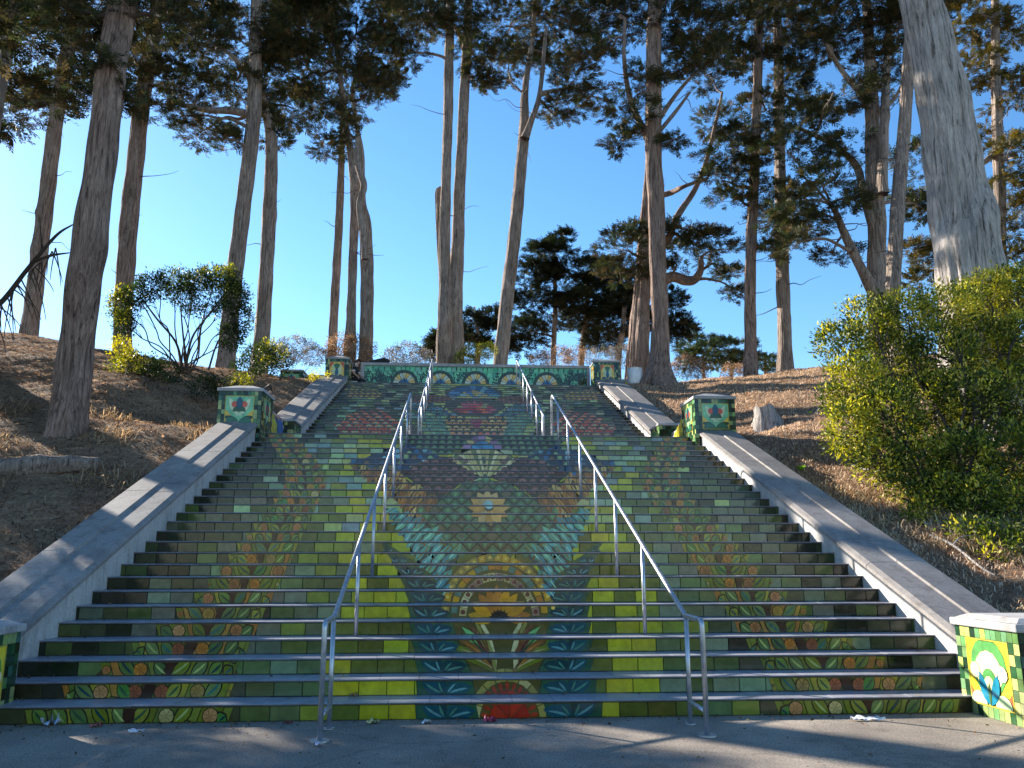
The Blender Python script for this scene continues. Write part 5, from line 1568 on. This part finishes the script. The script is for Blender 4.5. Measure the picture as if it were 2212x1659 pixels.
for lab, cl, pal in [('grey dry shrub left of the three slender trunks', [(640, 755, 48, 26, 27), (610, 770, 30, 22, 27), (675, 770, 28, 20, 27)], GREY),
                     ('tan dry shrub at the foot of the three slender trunks', [(740, 752, 34, 30, 26.3), (775, 755, 36, 28, 26.3), (715, 770, 24, 20, 26.3)], DRY),
                     ('grey green dry shrub between the slender trunks and the pair', [(880, 768, 40, 24, 27), (850, 775, 26, 18, 27), (912, 776, 24, 18, 27)], GREY),
                     ('green shrub above the parapet between the pair and the forked trunk', [(1025, 768, 34, 22, 26.6, G_MID + [rgb(150, 140, 70)]), (1050, 758, 20, 16, 26.6, G_LIT), (1000, 778, 20, 14, 26.6, G_MID)], G_MID),
                     ('tan dry shrub above the parapet right of the forked trunk', [(1200, 772, 42, 20, 26.6), (1240, 770, 30, 18, 26.6), (1165, 780, 24, 14, 26.6)], DRY),
                     ('dull dry shrub behind the top right pillar', [(1300, 775, 34, 22, 27.5), (1340, 770, 24, 22, 27.5)], GREY),
                     ('tan dry shrub right of the big furrowed trunk', [(1480, 795, 30, 26, 25), (1510, 800, 24, 20, 25)], DRY),
                     ('little dry shrub left of the slim pinkish trunk', [(1580, 803, 24, 14, 25.5), (1598, 800, 14, 12, 25.5)], DRY)]:
    shrub(lab, cl, .075, pal, .8, stem_r=.012, twig_n=14, group='dry shrubs along the crest', name='dry_shrub')

# ================================================================== dry grass and litter on the banks
def straw(name, label, n, xr, yr, cols, ln, wd, lie, keep=None):
    x = rng.uniform(*xr, n); y = yr[0] + (yr[1] - yr[0]) * rng.uniform(0, 1, n) ** 1.15
    dens = .5 + .5 * np.sin(1.9 * x + 1.1 * y) * np.sin(1.3 * y - .8 * x + 1)
    m = rng.uniform(0, 1, n) < .35 + .65 * dens
    if keep is not None: m &= keep(x, y)
    x, y = x[m], y[m]; n = len(x)
    z = ground(x, y)
    a = rng.uniform(0, 2 * np.pi, n); tilt = np.abs(rng.normal(lie, .3, n))
    L_ = rng.uniform(.5, 1.2, n) * ln
    d = np.stack([np.cos(a) * np.cos(tilt), np.sin(a) * np.cos(tilt), np.sin(tilt)], -1)
    side = np.stack([-np.sin(a), np.cos(a), np.zeros(n)], -1) * (wd * rng.uniform(.6, 1.3, n))[:, None]
    p0 = np.stack([x, y, z - .005], -1)
    slope = (ground(x + d[:, 0] * L_, y + d[:, 1] * L_) - z)
    p1 = p0 + d * (L_ * .55)[:, None] + np.stack([0 * x, 0 * x, slope * .55], -1)
    p2 = p0 + d * L_[:, None] * np.array([1, 1, .55]) + np.stack([0 * x, 0 * x, slope], -1)
    V = np.stack([p0 - side, p0 + side, p1 + side * .8, p1 - side * .8, p2], 1).reshape(-1, 3)
    b_ = np.arange(n)[:, None] * 5
    F = np.concatenate([b_ + np.array([[0, 1, 2]]), b_ + np.array([[0, 2, 3]]), b_ + np.array([[3, 2, 4]])])
    cols = np.asarray(cols)
    K = np.repeat(cols[rng.integers(0, len(cols), n)] * rng.uniform(.6, 1.25, (n, 1)), 5, axis=0)
    o = mesh_np(name, V, F, M['straw'], None, K)
    tag(o, label, 'grass', None, 'stuff')
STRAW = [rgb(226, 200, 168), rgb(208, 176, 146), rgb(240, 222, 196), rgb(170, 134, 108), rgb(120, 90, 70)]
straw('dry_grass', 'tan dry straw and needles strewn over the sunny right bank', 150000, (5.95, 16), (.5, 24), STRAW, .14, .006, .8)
straw('tall_dry_grass', 'tall pale dry grass at the foot of the right bank', 30000, (5.95, 11), (.5, 6.5), [rgb(224, 204, 168), rgb(200, 172, 136), rgb(150, 122, 92)], .3, .006, .6, lambda x, y: (np.sin(2.3 * x + y) + np.sin(1.7 * y) > -.2))
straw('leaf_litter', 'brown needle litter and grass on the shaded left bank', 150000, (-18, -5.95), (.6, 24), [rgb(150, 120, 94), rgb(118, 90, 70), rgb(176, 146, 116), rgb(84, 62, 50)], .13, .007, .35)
straw('left_bank_grass', 'taller dry grass tufts around the fallen log on the left bank', 16000, (-11, -6), (2, 13), [rgb(190, 164, 130), rgb(150, 122, 92)], .38, .008, .6, lambda x, y: (np.sin(2.9 * x + 1.3 * y) + np.sin(2.1 * y - x) > .75))

def debris(name, label, n, fx, cols, ln, wd):
    P = fx(n); n = len(P)
    a = rng.uniform(0, 2 * np.pi, n); L_ = ln * rng.uniform(.5, 1.5, n); w_ = wd * rng.uniform(.5, 1.4, n)
    d = np.stack([np.cos(a), np.sin(a), rng.normal(0, .25, n)], -1); e = np.stack([-np.sin(a), np.cos(a), rng.normal(0, .3, n)], -1)
    V = np.stack([P - d * (L_ / 2)[:, None], P + e * (w_ / 2)[:, None] + [0, 0, .008], P + d * (L_ / 2)[:, None], P - e * (w_ / 2)[:, None]], 1).reshape(-1, 3)
    F = np.arange(n * 4).reshape(-1, 4)
    cols = np.asarray(cols)
    o = mesh_np(name, V, F, M['straw'], None, np.repeat(cols[rng.integers(0, len(cols), n)] * rng.uniform(.6, 1.2, (n, 1)), 4, axis=0))
    tag(o, label, 'debris', None, 'stuff')
def on_foot(n):
    x = rng.uniform(-4.9, 4.6, n); y = -np.abs(rng.exponential(.16, n)) + .01
    far = rng.uniform(0, 1, n) < .25
    y = np.where(far, rng.uniform(-3.2, 0, n), y)
    return np.stack([x, y, np.full(n, .012)], -1)
def on_treads(n):
    k = rng.integers(1, 9, n); side_ = rng.uniform(0, 1, n) < .6
    x = np.where(side_, np.sign(rng.normal(size=n)) * (4.98 - np.abs(rng.exponential(.25, n))), rng.uniform(-4.9, 4.9, n))
    x = np.clip(x, -4.98, 4.98)
    y = (k - 1) * D + .39 - np.abs(rng.exponential(.07, n)); y = np.maximum(y, (k - 1) * D + .03)
    return np.stack([x, y, k * H + .012], -1)
def on_banks(n):
    x = rng.uniform(6, 15, n) * np.sign(rng.normal(size=n)); y = rng.uniform(.6, 23, n)
    return np.stack([x, y, ground(x, y) + .03], -1)
LITTER = [rgb(120, 86, 52), rgb(92, 66, 44), rgb(150, 116, 70), rgb(70, 52, 38), rgb(130, 120, 90)]
debris('fallen_leaves', 'brown leaf crumbs swept against the bottom step', 420, on_foot, LITTER, .035, .016)
debris('tread_leaves', 'brown leaf crumbs lying in the corners of the lower treads', 300, on_treads, LITTER, .04, .018)
debris('bark_chips', 'bark chips and short sticks scattered over both banks', 5200, on_banks, [rgb(96, 74, 58), rgb(70, 52, 42), rgb(150, 122, 98), rgb(190, 166, 138), rgb(50, 38, 30)], .16, .03)

# ================================================================== single things on the banks
p = foot(1655, 920, 8)
wood_top = plain('sawn_wood', (0.36, 0.31, 0.25), .9, 0, 30, .3)
root = empty('tree_stump', (p[0], p[1], float(ground(p[0], p[1]))), 'weathered grey tree stump on the sunny right bank', 'stump')
sr = 24 * px_size(p[1], p[0], p[2])
hgt = 42 * px_size(p[1], p[0], p[2])
V, F = trunk_mesh(np.array([[p[0], p[1], p[2] - .35, sr * 1.12], [p[0], p[1], p[2] + hgt * .3, sr], [p[0] - .02, p[1], p[2] + hgt * .7, sr * .9], [p[0] - .04, p[1], p[2] + hgt, sr * .87]]), 40, .05, 8, .25)
V[:, 2] += np.where(V[:, 2] > p[2] + hgt * .6, .035 * np.sin(4 * np.arctan2(V[:, 1] - p[1], V[:, 0] - p[0]) + 1) + .012 * np.sin(11 * np.arctan2(V[:, 1] - p[1], V[:, 0] - p[0])), 0)
mesh_np('stump_body', V, F, M['bark_grey'], root, smooth=True)
top = V[-40:]
mesh_np('cut_face', np.vstack([top, top.mean(0)[None] - [[0, 0, .06]]]), np.array([(i, (i + 1) % 40, 40) for i in range(40)]), wood_top, root)

p, q = foot(-60, 1035), foot(212, 1015)
g0, g1 = float(ground(p[0], p[1])), float(ground(q[0], q[1]))
root = empty('fallen_log', (q[0], q[1], g1), 'weathered fallen log lying across the left bank', 'log')
V, F = trunk_mesh(np.array([[p[0], p[1], g0 + .1, .16], [(2 * p[0] + q[0]) / 3, (2 * p[1] + q[1]) / 3, (2 * g0 + g1) / 3 + .13, .17], [(p[0] + 2 * q[0]) / 3, (p[1] + 2 * q[1]) / 3, (g0 + 2 * g1) / 3 + .13, .15], [q[0], q[1], g1 + .1, .12]]), 18, .08, 8)
mesh_np('log_body', V, F, M['bark'], root, smooth=True)
mesh_np('log_end', V[-18:], np.array([list(range(18))]), wood_top, root)

for lab, pts in [('thin pale fallen branch on the left bank below the log', [(420, 1000), (455, 985), (490, 990)]), ('forked bare branch lying in the dry grass under the big shrub', [(2010, 1165), (2060, 1190), (2120, 1235), (2150, 1250)]), ('pale stick lying on the right bank above the balustrade', [(1840, 1010), (1875, 1025), (1915, 1022)])]:
    P4 = []
    for i, (u, v) in enumerate(pts):
        w = foot(u, v); P4.append([w[0], w[1], float(ground(w[0], w[1])) + .04 + .03 * (i == 1), .022 - .004 * i])
    V, F = trunk_mesh(np.array(P4), 7, .1, 6)
    a = np.array(P4[1]); V2, F2 = trunk_mesh(np.array([a, a + [.2, .1, .12, -.006], a + [.45, .1, .16, -.01]]), 5, .05, 5)
    V, F = join([(V, F), (V2, F2)])
    o = mesh_np('fallen_branch', V, F, M['bark_grey'], None, smooth=True); tag(o, lab, 'branch', 'fallen branches')

p = foot(1730, 1018)
rp = empty('green_sprout', tuple(p), 'small bright green sprout on the bare right bank', 'plant')
for i in range(14):
    a = i * 2.4; l = random.uniform(.1, .2)
    tv = np.array([(0, -.012, 0), (0, .012, 0), (l * .6, .016, .09), (l * .6, -.016, .09), (l, 0, .1)])
    R_ = np.array([[math.cos(a), -math.sin(a), 0], [math.sin(a), math.cos(a), 0], [0, 0, 1]])
    mesh_np('blade', tv @ R_.T + np.array([p[0], p[1], float(ground(p[0], p[1]))]), np.array([(0, 1, 2, 3), (3, 2, 4, 4)])[:1], M['leaf'], rp, np.tile(np.array(rgb(120, 170, 40)), (5, 1)))

# white bin beside the big furrowed trunk
white_paint = plain('worn_white_paint', (0.74, 0.73, 0.7), .5, 0, 9, .12)
bp = at(1372, 825, 23.0); bz = float(ground(bp[0], bp[1])); bz = max(bz, bp[2] - .12)
root = empty('white_bin', (bp[0], bp[1], bz), 'dented white metal bin beside the furrowed trunk at the top right', 'bin')
rad = 16 * px_size(23.0, bp[0], bp[2]); hh = 30 * px_size(23.0, bp[0], bp[2]) + .1
mb = MB(); n = 28
prof = [(rad * .96, -.15), (rad, .02), (rad, hh * .5), (rad * 1.01, hh)]
inn = [(rad * .95, hh), (rad * .93, .06)]
allp = prof + inn
v = []
for r_, z_ in allp:
    for s_ in range(n):
        a = 2 * math.pi * s_ / n
        dn = 1 - .12 * math.exp(-((a - 4.9) / .25) ** 2)
        v.append((bp[0] + math.cos(a) * r_ * dn, bp[1] + math.sin(a) * r_ * dn, bz + z_))
f = [(i * n + s_, i * n + (s_ + 1) % n, (i + 1) * n + (s_ + 1) % n, (i + 1) * n + s_) for i in range(len(allp) - 1) for s_ in range(n)]
mb.add(v, f); mb.build('bin_body', white_paint, root, smooth=True)
mb = MB(); mb.tube([(bp[0] + math.cos(a) * rad, bp[1] + math.sin(a) * rad, bz + hh) for a in np.linspace(0, 2 * math.pi, 29)], .014, 6, cap=False); mb.build('rim', white_paint, root, smooth=True)

# ================================================================== litter on the pavement
def crumple(name, label, u, v, sx, sy, col, cat='litter', z=0.0, hump=.03):
    p = at(u, v, 0); r_ = at(u, v, 1) - p
    t = (z - CAM[2]) / (at(u, v, 0)[2] - CAM[2]); p = CAM + (at(u, v, 0) - CAM) * t
    nx_, ny_ = 7, 6
    X, Y = np.meshgrid(np.linspace(-.5, .5, nx_), np.linspace(-.5, .5, ny_), indexing='ij')
    Z = hump * np.abs(rng.normal(.4, .5, X.shape)); Z = Z + .004
    V = np.stack([p[0] + X * sx + rng.normal(0, sx * .05, X.shape), p[1] + Y * sy + rng.normal(0, sy * .05, X.shape), z + Z], -1).reshape(-1, 3)
    I = np.arange(nx_ * ny_).reshape(nx_, ny_)
    F = np.stack([I[:-1, :-1], I[1:, :-1], I[1:, 1:], I[:-1, 1:]], -1).reshape(-1, 4)
    m = M.get(('lit', col))
    if m is None: m = M[('lit', col)] = plain('litter_paper', rgb(*col), .6, 0, 60, .2)
    o = mesh_np(name, V, F, m, None); tag(o, label, cat, 'litter along the bottom step')
for a in [('crumpled_paper', 'largest crumpled white paper at the left foot of the stairs', 112, 1566, .16, .14, (205, 210, 225), 'litter', 0, .06),
          ('wrapper', 'red wrapper near the crumpled white paper', 207, 1570, .1, .08, (190, 90, 80)),
          ('paper_scrap', 'narrow white paper scrap lying out on the dark pavement at left', 293, 1584, .12, .04, (215, 210, 215)),
          ('wrapper', 'brown red wrapper left of the left handrail', 622, 1564, .08, .05, (120, 60, 45)),
          ('wrapper', 'yellow and pink wrapper right of the left handrail', 806, 1563, .11, .05, (200, 180, 120)),
          ('paper_scrap', 'white scrap right of the yellow and pink wrapper', 922, 1563, .08, .05, (215, 215, 215)),
          ('wrapper', 'pink wrapper under the red half sun of the mosaic', 1058, 1560, .12, .06, (200, 80, 110), 'litter', 0, .04),
          ('paper_scrap', 'tiny white scrap near the base plate of the left handrail', 686, 1612, .07, .05, (220, 205, 215)),
          ('paper_strip', 'long white paper strip at the right foot of the stairs', 1873, 1557, .3, .06, (215, 215, 215)),
          ('leaf_scrap', 'small brown leaf on the second tread left of the left handrail', 764, 1505, .08, .05, (150, 110, 60), 'litter', .164)]:
    crumple(*a)

# ================================================================== people
def skin_obj(name, nodes, edges, mat, parent=None, sub=2):
    names = list(nodes)
    me = bpy.data.meshes.new(name)
    me.from_pydata([tuple(nodes[k][0]) for k in names], [(names.index(a), names.index(b_)) for a, b_ in edges], [])
    o = link_mesh(name, me, mat, parent)
    m = o.modifiers.new('skin', 'SKIN')
    m.use_smooth_shade = True
    for i, k in enumerate(names):
        r_ = nodes[k][1]
        me.skin_vertices[0].data[i].radius = (r_, r_) if not hasattr(r_, '__len__') else r_
        me.skin_vertices[0].data[i].use_root = (i == 0)
    s_ = o.modifiers.new('sub', 'SUBSURF'); s_.levels = sub; s_.render_levels = sub
    return o
SKIN = plain('skin', (0.46, 0.27, 0.19), .55, 0, 30, .06)
HAIR = plain('dark_hair', (0.035, 0.022, 0.016), .6, 0, 60, .3)
BLACK = plain('black_cloth', (0.018, 0.018, 0.02), .9, 0, 40, .3)
DENIM = plain('blue_denim', (0.06, 0.11, 0.26), .85, 0, 60, .2)
SHOE = plain('pale_shoe', (0.55, 0.52, 0.46), .7, 0, 40, .1)
WHITE = plain('white_cloth', (0.7, 0.7, 0.7), .85, 0, 40, .1)

def person(label, org, rz, lean, head_fwd, top_mat, leg_mat, hands, trim=None):
    """a seated person; local +x is where they face; org is on the floor below the pelvis"""
    root = empty('person', org, label, 'person')
    c, s_ = math.cos(rz), math.sin(rz)
    def W(x, y, z): return (org[0] + c * x - s_ * y, org[1] + s_ * x + c * y, org[2] + z)
    N_ = {}
    def nd(k, x, y, z, r_): N_[k] = (W(x, y, z), r_)
    nd('pelvis', 0, 0, .53, .13); nd('belly', lean * .35, 0, .68, .125); nd('chest', lean * .8, 0, .9, .135); nd('collar', lean, 0, 1.03, .085)
    nd('neck', lean + .02 + head_fwd * .3, 0, 1.11, .05); nd('jaw', lean + head_fwd * .8, 0, 1.18, .068); nd('skull', lean + head_fwd, 0, 1.26, .088); nd('crown', lean + head_fwd - .005, 0, 1.33, .06)
    nd('nose', lean + head_fwd + .085, 0, 1.2, .014)
    E = [('pelvis', 'belly'), ('belly', 'chest'), ('chest', 'collar'), ('collar', 'neck'), ('neck', 'jaw'), ('jaw', 'skull'), ('skull', 'crown'), ('skull', 'nose')]
    for t, sg in (('r', -1), ('l', 1)):
        hx, hz = hands[0 if sg < 0 else 1]
        nd('sh' + t, lean, sg * .17, 1.0, .062); nd('el' + t, (lean + hx) / 2 - .03, sg * .24, (1.0 + hz) / 2 - .06, .043); nd('wr' + t, hx, sg * .2, hz, .027)
        nd('pa' + t, hx + .05, sg * .19, hz - .045, .028)
        E += [('collar', 'sh' + t), ('sh' + t, 'el' + t), ('el' + t, 'wr' + t), ('wr' + t, 'pa' + t)]
        for k in range(4):
            l = (.075, .085, .08, .062)[k]
            nd('f%d%s' % (k, t), hx + .085 + .002 * k, sg * (.19 + (k - 1.5) * .02), hz - .085, .009); nd('g%d%s' % (k, t), hx + .08, sg * (.19 + (k - 1.5) * .021), hz - .085 - l * .7, .008)
            E += [('pa' + t, 'f%d%s' % (k, t)), ('f%d%s' % (k, t), 'g%d%s' % (k, t))]
        nd('th' + t, hx + .07, sg * .14, hz - .05, .011); nd('ti' + t, hx + .1, sg * .135, hz - .085, .009)
        E += [('wr' + t, 'th' + t), ('th' + t, 'ti' + t)]
        nd('hip' + t, .04, sg * .1, .52, .095); nd('kn' + t, .44, sg * .12, .5, .062); nd('an' + t, .46, sg * .12, .1, .042); nd('toe' + t, .6, sg * .13, .05, .035)
        E += [('pelvis', 'hip' + t), ('hip' + t, 'kn' + t), ('kn' + t, 'an' + t), ('an' + t, 'toe' + t)]
    body = skin_obj('body', N_, E, SKIN, root)
    G = lambda keys, k_: {q: (N_[q][0], N_[q][1] * k_) for q in keys}
    sh = G(['chest', 'belly', 'pelvis', 'collar', 'shr', 'shl', 'elr', 'ell'], 1.16)
    for t, sg in (('r', 1), ('l', 1)):   # short sleeves end above the elbow
        a, b_ = np.array(N_['sh' + t][0]), np.array(N_['el' + t][0]); sh['el' + t] = (tuple(a + (b_ - a) * .7), .058)
    skin_obj('shirt', sh, [('chest', 'belly'), ('belly', 'pelvis'), ('chest', 'collar'), ('collar', 'shr'), ('collar', 'shl'), ('shr', 'elr'), ('shl', 'ell')], top_mat, root)
    tr = G(['pelvis', 'hipr', 'hipl', 'knr', 'knl', 'anr', 'anl'], 1.18)
    skin_obj('trousers', tr, [('pelvis', 'hipr'), ('pelvis', 'hipl'), ('hipr', 'knr'), ('hipl', 'knl'), ('knr', 'anr'), ('knl', 'anl')], leg_mat, root)
    for t, sg in (('r', -1), ('l', 1)):
        skin_obj('shoe', {'heel': (W(.43, sg * .12, .045), .045), 'mid': (W(.53, sg * .125, .045), .045), 'tip': (W(.64, sg * .13, .038), .036)}, [('heel', 'mid'), ('mid', 'tip')], SHOE, root)
        mb = MB(); e = Vector(W(lean + head_fwd + .078, sg * .032, 1.255)); mb.tube([e, e + Vector((c * .012, s_ * .012, 0))], .009, 6); mb.build('eye', HAIR, root)
        skin_obj('ear', {'a': (W(lean + head_fwd - .01, sg * .085, 1.26), .012), 'b': (W(lean + head_fwd - .015, sg * .095, 1.225), .011)}, [('a', 'b')], SKIN, root, 1)
    mb = MB(); mb.tube([W(lean + head_fwd + .085, -.025, 1.168), W(lean + head_fwd + .088, 0, 1.165), W(lean + head_fwd + .085, .025, 1.168)], .006, 5); mb.build('mouth', plain('lips', (0.3, 0.12, 0.1), .5), root)
    skin_obj('hair', {'top': (W(lean + head_fwd - .01, 0, 1.32), .085), 'back': (W(lean + head_fwd - .055, 0, 1.27), .07), 'nape': (W(lean + head_fwd - .07, 0, 1.2), .045), 'fringe': (W(lean + head_fwd + .04, 0, 1.345), .045)}, [('top', 'back'), ('back', 'nape'), ('top', 'fringe')], HAIR, root)
    if trim:
        for sg in (-1, 1):
            a, b_ = np.array(N_['shr' if sg < 0 else 'shl'][0]), np.array(N_['elr' if sg < 0 else 'ell'][0])
            mb = MB(); mb.tube([tuple(a + (b_ - a) * .55), tuple(a + (b_ - a) * .68)], .068, 10); mb.build('sleeve_band', trim, root, smooth=True)
    return root
hp = at(766, 782, 24.2)
px_, py_ = hp[0] - .02, 24.2
person('person in black top with head bowed sitting by the left end of the parapet', (px_, py_, hp[2] - 1.27), -.35, .07, .11, BLACK, BLACK, ((.26, .62), (.3, .66)), WHITE)
mb = MB(); zb = hp[2] - 1.27 + .42
mb.box(px_ - .28, px_ + .2, py_ - .3, py_ + .32, Z_TOP - .002, zb); o = mb.build('stone_block', M['concrete'], None, bevel=.02)
tag(o, 'low concrete block the person in black sits on', 'block')
person('person in blue jeans sitting on the landing bench behind the left pillar', (-5.38, 11.75, Z_LAND), 0.0, .06, .06, BLACK, DENIM, ((.36, .62), (.38, .62)))

bp = at(822, 781, 25.2)
root = empty('backpack', (bp[0], 25.2, 9.535), 'black backpack lying on the coping of the parapet wall', 'bag')
skin_obj('bag_body', {'a': ((bp[0] - .5, 25.2, 9.58), (.045, .1)), 'b': ((bp[0] - .22, 25.2, 9.6), (.06, .12)), 'c': ((bp[0] - .02, 25.18, 9.64), (.1, .15)), 'd': ((bp[0] + .22, 25.2, 9.66), (.13, .16)), 'e': ((bp[0] + .4, 25.22, 9.6), (.07, .1))}, [('a', 'b'), ('b', 'c'), ('c', 'd'), ('d', 'e')], BLACK, root)
mb = MB(); mb.tube(round_path([(bp[0] - .3, 25.12, 9.7), (bp[0] - .5, 25.1, 9.78), (bp[0] - .62, 25.1, 9.62), (bp[0] - .5, 25.1, 9.545)], .08), .016, 6); mb.build('strap', BLACK, root, smooth=True)
